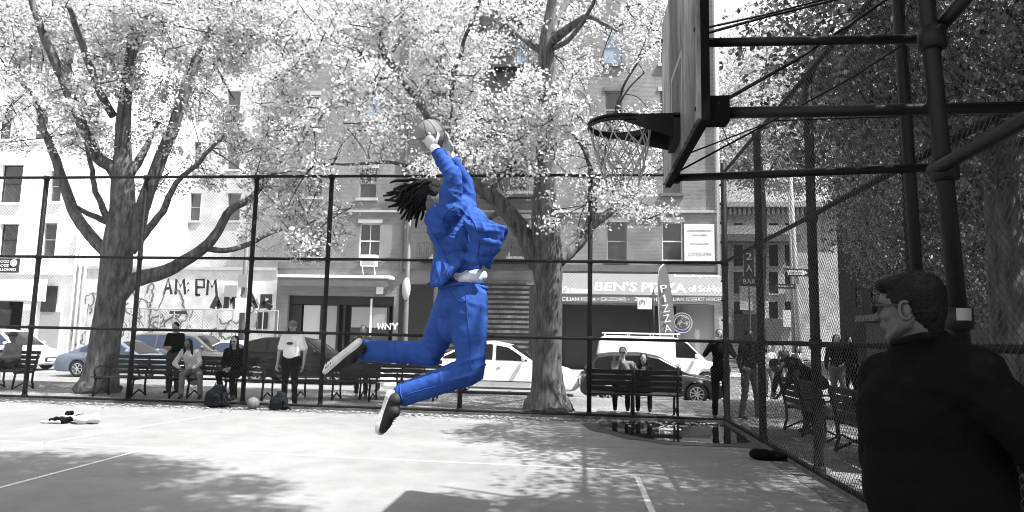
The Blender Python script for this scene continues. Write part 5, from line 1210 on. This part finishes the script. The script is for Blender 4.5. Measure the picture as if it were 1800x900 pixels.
# jacket
b = MB()
b.caps(shN, .078, elN, .060); b.caps(elN, .058, wrN-dN*.045, .045); b.caps(shF, .078, elF, .058); b.caps(elF, .056, wrF-dF*.05, .044)
b.caps(shN, .085, shF, .085); b.ell(j(786, 385, 4.42), (.15, .16, .10)); b.ell(j(810, 422, 4.43), (.150, .160, .18)); b.ell(j(816, 455, 4.42), (.135, .15, .12))
b.ell(j(776, 396, 4.38), (.095, .14, .11)); b.caps(j(774, 398, 4.40), .09, j(796, 450, 4.40), .085); b.ell(j(830, 395, 4.44), (.11, .13, .12))
b.caps(j(796, 440, 4.42), .085, j(797, 470, 4.42), .075)
def panel(b, A, B, th=.017, n=11, bow=(0, 0, 0)):
    PA, _r1 = smooth_path([j(*p) for p in A], [1]*len(A), 6); PB, _r2 = smooth_path([j(*p) for p in B], [1]*len(B), 6)
    for i in range(n):
        a_ = PA[round(i*(len(PA)-1)/(n-1))]; c_ = PB[round(i*(len(PB)-1)/(n-1))]; m_ = a_.lerp(c_, .55)+V(bow)*(.6+.8*math.sin(i*1.9))
        b.caps(a_, th*1.5, m_, th*1.15, 8); b.caps(m_, th*1.15, c_, th, 8)
# front panels thrown out to the right, near and far
panel(b, [(822, 392, 4.27), (830, 425, 4.25), (822, 455, 4.27)], [(884, 400, 4.20), (880, 428, 4.20), (868, 446, 4.22), (846, 464, 4.25)], bow=(0, -.03, -.012), n=13)
panel(b, [(835, 385, 4.55), (845, 415, 4.57), (838, 450, 4.55)], [(890, 404, 4.62), (886, 418, 4.62), (872, 438, 4.6), (860, 470, 4.56)], bow=(0, .03, .015), n=13)
b.caps(j(884, 400, 4.20), .018, j(889, 404, 4.6), .018)
# back tail: hem curling out to the left over the waistband
panel(b, [(772, 445, 4.34), (790, 455, 4.30), (812, 452, 4.28)], [(762, 500, 4.28), (778, 498, 4.25), (796, 480, 4.25)], n=11, bow=(.012, -.02, 0))
panel(b, [(772, 445, 4.40), (768, 455, 4.46), (785, 455, 4.56)], [(760, 499, 4.34), (768, 498, 4.46), (790, 488, 4.56)], n=9, bow=(-.01, 0, 0))
b.caps(j(768, 496, 4.32), .018, j(752, 499, 4.32), .009)
jk = voxel('jacket', b, .0078, m_suit, JM, 5, folds([(elN, wrN-elN, .16, 1.0), (shN, (.5, 0, 1), .20, 1.2), (shF, (1, 0, .6), .2, 1), (j(820, 430, 4.3), (1, 0, .55), .24, 1.5), (j(770, 400, 4.3), (.3, 0, 1), .16, 1.3), (j(858, 425, 4.35), (.1, .2, 1), .14, 1.0), (wrN-dN*.06, dN, .12, .7)], .0065))
# lapel / front edge and collar as raised folds
def ribbon(pts, w, th, name, m, parent):
    b = MB(); P, R = smooth_path([V(p) for p in pts], [1]*len(pts), 5)
    rows = [[], [], [], []]
    for i, p in enumerate(P):
        t = (P[min(i+1, len(P)-1)]-P[max(i-1, 0)]).normalized(); n_ = -cF; s_ = t.cross(n_).normalized()*w
        rows[0].append(p-s_); rows[1].append(p+n_*th); rows[2].append(p+s_); rows[3].append(p-s_-n_*th)
    b.sheet(rows[:3]); return b.build(name, m, parent, True)
# trousers
b = MB(); b.ell(hipc+V((0, 0, -.01)), (.155, .155, .13)); b.ell(j(814, 505, 4.42), (.15, .145, .06)); b.ell(j(800, 540, 4.42), (.135, .155, .13)); b.ell(j(796, 570, 4.42), (.10, .13, .12))
def leg(b, h_, k_, a_, r):
    b.caps(h_, r[0], h_.lerp(k_, .5), r[1], 16); b.caps(h_.lerp(k_, .5), r[1], k_, r[2], 16); b.caps(k_, r[2], k_.lerp(a_, .5), r[3], 16); b.caps(k_.lerp(a_, .5), r[3], a_-(a_-k_).normalized()*.01, r[4], 16)
leg(b, hN, knN, anN, (.132, .112, .088, .082, .078)); leg(b, hF, knF, anF, (.128, .108, .085, .080, .072))
cut = folds([(knN, knN-hN, .17, 1.4), (knN.lerp(anN, .3), (1, 0, .25), .14, 1.0), (hN, (.6, 0, 1), .20, 1.1), (knF, knF-hF, .17, 1.3), (knF.lerp(anF, .4), (1, 0, .2), .16, 1.1), (hipc, (.9, 0, .5), .18, .8), (anN, anN-knN, .10, .7)], .006, 20)
tr = voxel('trousers', b, .0085, m_suit, JM, 3, cut)
def snapped(o, pix, r, name, m, up=.002, k=5):
    P, _r = smooth_path([V((u, v, 0)) for u, v in pix], [1]*len(pix), k); out = []
    for p in P:
        w = at(p.x, p.y, d=1.0); dr = (w-V((0, 0, HC))).normalized(); hit, loc, nn, _i = o.ray_cast(V((0, 0, HC))-jo, dr)
        if hit and (not out or (loc-out[-1]).length < .12): out.append(loc+nn*up)
    if len(out) > 2: MB().tube(out, r, 6).build(name, m, o, True)
snapped(jk, [(752, 395), (770, 425), (786, 460), (786, 490)], .0035, 'back_seam', m_suit)
snapped(jk, [(800, 362), (786, 372), (778, 390), (786, 410), (802, 412)], .004, 'armhole_seam', m_suit)
snapped(jk, [(826, 380), (838, 402), (842, 430), (838, 452)], .006, 'lapel_edge', m_suit)
snapped(jk, [(790, 442), (806, 438), (824, 440)], .005, 'pocket_flap', m_suit)
snapped(jk, [(762, 268), (775, 258), (786, 272)], .0035, 'cuff_edge', m_suit)
snapped(jk, [(794, 265), (800, 300), (805, 345)], .003, 'sleeve_seam', m_suit)
snapped(tr, [(818, 515), (822, 560), (826, 610), (828, 650)], .003, 'side_seam', m_suit)
snapped(tr, [(822, 668), (780, 676), (740, 686), (712, 694)], .003, 'side_seam', m_suit)
snapped(tr, [(706, 668), (704, 690), (712, 712)], .004, 'hem', m_suit)
snapped(tr, [(637, 600), (636, 616), (640, 636)], .004, 'hem', m_suit)
snapped(tr, [(790, 512), (800, 524), (812, 530), (822, 526)], .004, 'pocket_edge', m_suit)
# waistband, pocket welt, back seam
MB().tube([j(776+84*t, 508-6*math.sin(t*PI), 4.42)+V((0, -.158*math.sin(PI*(.12+.76*t)), 0)) for t in np.linspace(0, 1, 12)], .011, 8).build('waistband', m_suit, tr, True)
# shoes: dark canvas uppers with pale soles
def sneaker(an, heel, toe, solen, w=.047):
    heel, toe, an = V(heel), V(toe), V(an); ax = (toe-heel); L = ax.length; ax.normalize(); n_ = V(solen); n_ = (n_-ax*n_.dot(ax)).normalized(); sd = ax.cross(n_)
    so_ = MB(); rows = []
    prof = [(0, .55), (.04, .82), (.12, .95), (.3, .86), (.45, .84), (.62, 1.0), (.78, 1.05), (.9, .9), (.97, .62), (1.0, .3)]
    ring = [heel+ax*L*t+sd*w*k for t, k in prof]+[heel+ax*L*t-sd*w*k for t, k in prof[::-1]]
    n = len(ring); r0 = [p+n_*(.004*0) for p in ring]
    spr = [n_*(.010+.012*max(0, ((p-heel).dot(ax)/L-.8)/.2)*-1) for p in ring]
    lay = [[p-n_*.028+q for p, q in zip(ring, spr)], [p+q+(p-heel-ax*(p-heel).dot(ax))*.05 for p, q in zip(ring, spr)]]
    so_.add(lay[0]+lay[1], [(i, (i+1) % n, (i+1) % n+n, i+n) for i in range(n)]+[tuple(range(n-1, -1, -1)), tuple(range(n, 2*n))])
    up = MB(); up.caps(heel+ax*.045-n_*.045, .043, an-n_*.0, .044, 12); up.caps(heel+ax*.05-n_*.035, .042, heel+ax*L*.72-n_*.032, .040, 12); up.caps(heel+ax*L*.70-n_*.030, .042, heel+ax*(L-.045)-n_*.024, .034, 12); up.ell(heel+ax*L*.4-n_*.06, (.045, .045, .045))
    u_ = voxel('shoe', up, .009, m_shoe, JM, 3); sol = so_.build('sole', m_sole, u_)
    bv = sol.modifiers.new('b', 'BEVEL'); bv.width = .006; bv.segments = 2
    tread = MB()
    for k in range(14):
        t = .07+.88*k/14; q = heel+ax*L*t+n_*.013; ww = w*float(np.interp(t, [p[0] for p in prof], [p[1] for p in prof]))*.8; tread.beam(q-sd*ww, q+sd*ww, .008, .003)
    tread.build('tread', m_sole, u_)
    lc = MB()
    for k in range(5): q = heel+ax*L*(.48+.075*k)-n_*(.085-.008*k); lc.tube([q-sd*.03, q-n_*.006, q+sd*.03], .0035, 5)
    lc.build('laces', m_shoe, u_)
sneaker(anF, j(634, 598, 4.55), j(566, 652, 4.60), (-.62, -.45, .62))
sneaker(anN, j(690, 686, 4.30), j(664, 762, 4.30), (-.93, .35, -.30))
MB().caps(anN-(anN-knN).normalized()*.03, .043, anN+V((-.04, 0, -.01)), .042).build('sock', m_cMid, jb, True)
# hair: mass of dreadlocks streaming to the left
b = MB(); b.ell(headc+V((-.02, 0, .025)), (.100, .098, .105)); b.ell(headc+V((-.06, 0, .0)), (.085, .09, .09))
rd = random.Random(12)
hr = MB()
for k in range(105):
    a = rd.uniform(-1, 1); e_ = rd.uniform(-1, 1); st = headc+V((-.05+rd.uniform(-.03, .06), a*.08, .05+e_*.06)); 
    ang = rd.uniform(-.1, 1.0) if rd.random() < .45 else rd.uniform(.8, 1.75); L = rd.uniform(.13, .27)*(1.0 if ang < .8 else .85); pts = [st]; q = st
    for i in range(5):
        t = (i+1)/5; an_ = ang*t**.8+rd.uniform(-.32, .32); q = q+V((-math.cos(an_), rd.uniform(-.35, .35), -math.sin(an_)))*L/5*1.05; pts.append(q)
    P, R = smooth_path(pts, [.012, .0115, .011, .010, .009, .006], 3)
    hr.tube(P, R, 7)
ho = voxel('hair', b, .010, m_hair, JM, 2, lambda p, n: .008*noise.noise(p*40)); hr.build('dreadlocks', m_hair, ho, True)
# the ball
def basketball(label, loc, r, rot=(0, 0, 0), m=None):
    T = thing('basketball', label, 'basketball', loc); me = MB().ell((0, 0, 0), (r, r, r), None, 32, 20).build('ball_skin', m or m_ball, T, True)
    b = MB(); rr_ = r*.998
    for fn in (lambda a: (math.cos(a), math.sin(a), 0), lambda a: (0, math.cos(a), math.sin(a))): b.tube([V(fn(a))*rr_ for a in np.linspace(0, 2*PI, 40)], r*.022, 6, False)
    for s in (-1, 1): b.tube([V((s*(.55+.28*math.cos(2*a)), math.cos(a), math.sin(a))).normalized()*rr_ for a in np.linspace(0, 2*PI, 48)], r*.022, 6, False)
    b.build('seams', m_seam, T, True); T.rotation_euler = rot; return T
basketball('basketball gripped overhead by the leaping man', tuple(ballc+jo), BR, (.2, -.5, .55))
basketball('basketball resting on the ground between two black bags', (at(446, 713, y=13.15).x, 13.12, .12), .12, (.4, .3, .2), mat('worn_ball_leather', .12, .7, var=.15, scale=20))
# ---------------------------------------------------------------- the man in the black coat in front
FM = thing('person', 'man in black coat and sunglasses seen from behind at the right', 'person', tuple(at(1630, 900, d=2.35))); FM.location.z = 0
fo = V(FM.location); q = lambda u, v, d: at(u, v, d=d)-fo
fh = q(1600, 543, 2.40); s_u = 2.4/1191
fd = V((-.78, .63, -.04)).normalized(); upv = V((-.06, .02, 1)).normalized(); fd = (fd-upv*fd.dot(upv)).normalized(); sdv = upv.cross(fd); Mf = Matrix((sdv, -fd, upv)).transposed()
b = MB()
b.ell(fh+upv*.020-fd*.005, (.074, .094, .098), Mf, 24, 16); b.ell(fh+fd*.035-upv*.045, (.056, .056, .060), Mf, 20, 12)
b.ell(fh+fd*.070+upv*.036, (.050, .026, .034), Mf); b.ell(fh+fd*.062-upv*.088, (.024, .024, .020), Mf); b.ell(fh+fd*.078-upv*.050, (.020, .018, .022), Mf)
b.caps(fh+fd*.094+upv*.014, .0085, fh+fd*.115-upv*.020, .0115, 12); b.ell(fh+fd*.105-upv*.026, (.017, .012, .009), Mf)
b.ell(fh+fd*.094-upv*.050, (.021, .011, .007), Mf); b.ell(fh+fd*.091-upv*.063, (.019, .011, .007), Mf)
b.ell(fh+fd*.085+upv*.030, (.046, .014, .010), Mf)
for s in (-1, 1): b.ell(fh+fd*.066+sdv*s*.040-upv*.018, (.022, .026, .022), Mf); b.caps(fh+fd*.005-upv*.050+sdv*s*.050, .026, fh+fd*.055-upv*.082+sdv*s*.020, .022)
b.caps(fh-upv*.06-fd*.028, .054, q(1622, 612, 2.38), .066, 16)
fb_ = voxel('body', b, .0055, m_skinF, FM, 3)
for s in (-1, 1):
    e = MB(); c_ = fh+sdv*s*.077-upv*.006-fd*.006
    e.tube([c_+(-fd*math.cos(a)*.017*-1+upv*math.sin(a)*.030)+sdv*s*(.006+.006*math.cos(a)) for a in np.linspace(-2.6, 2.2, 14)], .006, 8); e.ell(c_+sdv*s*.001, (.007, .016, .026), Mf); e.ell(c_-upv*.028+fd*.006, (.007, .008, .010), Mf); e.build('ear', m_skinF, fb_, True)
b = MB(); b.ell(fh+upv*.044-fd*.020, (.083, .100, .090), Mf, 24, 16); b.ell(fh-fd*.050+upv*.0, (.075, .062, .085), Mf); b.ell(fh+fd*.030+upv*.085, (.070, .060, .038), Mf); b.caps(fh+fd*.070+upv*.086-sdv*.04, .022, fh+fd*.070+upv*.090+sdv*.040, .024); b.caps(fh-fd*.05-upv*.05, .055, fh-fd*.045-upv*.085, .044)
for s in (-1, 1): b.caps(fh+sdv*s*.072+upv*.03+fd*.015, .012, fh+sdv*s*.075-upv*.005+fd*.018, .008)
voxel('hair', b, .006, m_hair, FM, 2, lambda p, n: .006*noise.noise(V((p.x*70, p.y*70, p.z*30)))+.003*noise.noise(p*160))
b = MB()
for s in (-1, 1): b.ell(fh+fd*.108+sdv*s*.034+upv*.012, (.029, .006, .022), Mf, 16, 10); b.tube([fh+fd*.104+sdv*s*.062+upv*.018, fh+fd*.05+sdv*s*.078+upv*.014, fh-fd*.01+sdv*s*.081+upv*.012], .0035, 6)
b.bar(fh+fd*.112-sdv*.01+upv*.018, fh+fd*.112+sdv*.01+upv*.018, .003, 6); b.build('sunglasses', m_plastic, FM, True)
b = MB()   # short beard over the jaw
for s in (-1, 1): b.caps(fh-upv*.045+sdv*s*.066+fd*.012, .010, fh-upv*.080+sdv*s*.042+fd*.050, .012)
b.caps(fh-upv*.084+sdv*.036+fd*.055, .012, fh-upv*.096+fd*.078, .014); b.caps(fh-upv*.084-sdv*.036+fd*.055, .012, fh-upv*.096+fd*.078, .014)
voxel('beard', b, .005, mat('stubble', .09, .9, var=.4, scale=120), FM, 2)
# coat
b = MB()
b.caps(q(1592, 620, 2.40), .055, q(1640, 614, 2.36), .078, 16)
b.caps(q(1560, 668, 2.48), .105, q(1700, 668, 2.25), .125, 18); b.caps(q(1600, 640, 2.40), .085, q(1670, 640, 2.34), .10, 16)
b.ell(q(1640, 740, 2.36), (.25, .17, .24), None, 24, 14); b.ell(q(1650, 850, 2.33), (.245, .175, .30), None, 24, 14); b.ell(q(1660, 960, 2.30), (.23, .17, .30), None, 24, 14)
b.caps(q(1655, 880, 2.31), .19, q(1650, 1120, 2.30), .20, 18)
shl, ell_, hal = q(1553, 690, 2.52), q(1546, 800, 2.50), q(1560, 900, 2.38)
b.caps(shl, .085, ell_, .072, 16); b.caps(ell_, .070, hal, .055, 16)
shr, elr, har = q(1720, 680, 2.22), q(1800, 750, 2.10), q(1850, 850, 2.15)
b.caps(shr, .105, elr, .075, 16); b.caps(elr, .072, har, .055, 16)
ct = voxel('coat', b, .012, m_cBlk, FM, 4, folds([(q(1640, 700, 2.2), (.3, 0, 1), .3, 1), (shr, (1, 0, -1), .2, 1), (elr, (1, 0, -1), .2, 1), (q(1600, 850, 2.2), (.6, 0, 1), .3, 1)], .006, 18))
b = MB(); P, R = smooth_path([q(1568, 604, 2.34), q(1592, 598, 2.30), q(1625, 592, 2.29), q(1652, 598, 2.33)], [.010, .014, .016, .012], 5); b.tube(P, R, 10); b.build('collar', m_cBlk, ct, True)
for s, (p, e) in enumerate(((hal, ell_), (har, elr))):
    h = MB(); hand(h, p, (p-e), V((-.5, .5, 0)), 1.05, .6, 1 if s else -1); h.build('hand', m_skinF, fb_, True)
b = MB(); gz = -fo.z
for s in (-1, 1):
    k0 = V((s*.11+.03, 0, .90)); k1 = V((s*.13+.03, -.03, .50)); k2 = V((s*.14+.03, .02, .10)); b.caps(k0, .12, k1, .08, 14); b.caps(k1, .078, k2, .06, 14)
voxel('trousers', b, .016, m_cBlk, FM, 3)
for s in (-1, 1): b = MB(); b.caps(V((s*.14+.03, .0, .045)), .045, V((s*.14-.02, .19, .04)), .038); voxel('shoe', b, .012, m_shoe, FM, 2)
# ---------------------------------------------------------------- small things
def bag(label, loc, sx, sz, seed):
    T = thing('bag', label, 'bag', loc); b = MB(); b.ell((0, 0, sz*.42), (sx, sx*.62, sz*.46)); b.ell((0, 0, sz*.2), (sx*1.08, sx*.7, sz*.24)); b.ell((sx*.15, 0, sz*.75), (sx*.6, sx*.4, sz*.28))
    voxel('bag_body', b, .014, m_bag, T, 3, lambda p, n: .018*noise.noise(p*7+V((seed, 0, 0)))+.008*noise.noise(p*19))
    MB().box((-sx*.6, -sx*.70, sz*.12), (sx*.6, -sx*.62, sz*.45)).build('front_pocket', m_bag, T)
    MB().tube([(-.05, 0, sz*.88), (-.03, -.02, sz*1.08), (.05, -.02, sz*1.08), (.07, 0, sz*.9)], .011, 6).build('handle', m_bag, T, True)
    MB().tube([(sx*.7, -.1, sz*.7), (sx*1.2, -.16, sz*.3), (sx*1.5, -.1, .02)], .014, 6).build('strap', m_bag, T, True); return T
bag('black backpack standing at the foot of the fence below the long haired woman', (at(380, 715, y=13.2).x, 13.2, 0), .24, .46, 1)
bag('rounded black bag on the ground at the feet of the man in white shirt', (at(490, 720, y=13.15).x, 13.15, 0), .20, .34, 5)
T = thing('cloth_bundle', 'flat dark cap like bundle lying on the court near the right fence', 'bundle', tuple(at(1350, 808, z=0)))
b = MB(); b.ell((0, 0, .05), (.24, .13, .07)); b.ell((-.08, .02, .07), (.15, .12, .07)); b.ell((.12, -.02, .05), (.15, .11, .05)); voxel('cloth', b, .012, m_cBlk, T, 3, lambda p, n: .012*noise.noise(p*12))
MB().tube([(.1, -.1, .03), (.25, -.14, .015), (.33, -.08, .012)], .012, 6).build('strap', m_bag, T, True)
T = thing('clothes_pile', 'crumpled black and white clothes lying on the sunny court at left', 'clothes', tuple(at(125, 744, z=0)))
rd = random.Random(4); b = MB()
for k in range(9): a = rd.uniform(-.38, .25); b.caps((a, rd.uniform(-.12, .12), .04), .045, (a+rd.uniform(-.2, .2), rd.uniform(-.15, .15), rd.uniform(.05, .17)), .035)
voxel('dark_cloth', b, .012, m_cBlk, T, 2, lambda p, n: .012*noise.noise(p*14))
b = MB(); b.ell((.20, -.02, .07), (.14, .11, .08)); b.caps((.25, 0, .06), .06, (.40, .02, .09), .08); b.caps((-.42, -.1, .02), .03, (-.1, -.13, .03), .03); b.caps((-.2, .02, .11), .02, (.05, 0, .09), .03); voxel('white_cloth', b, .012, m_cPal, T, 2, lambda p, n: .014*noise.noise(p*13))
# litter basket like barrel and cafe board near the corner shop
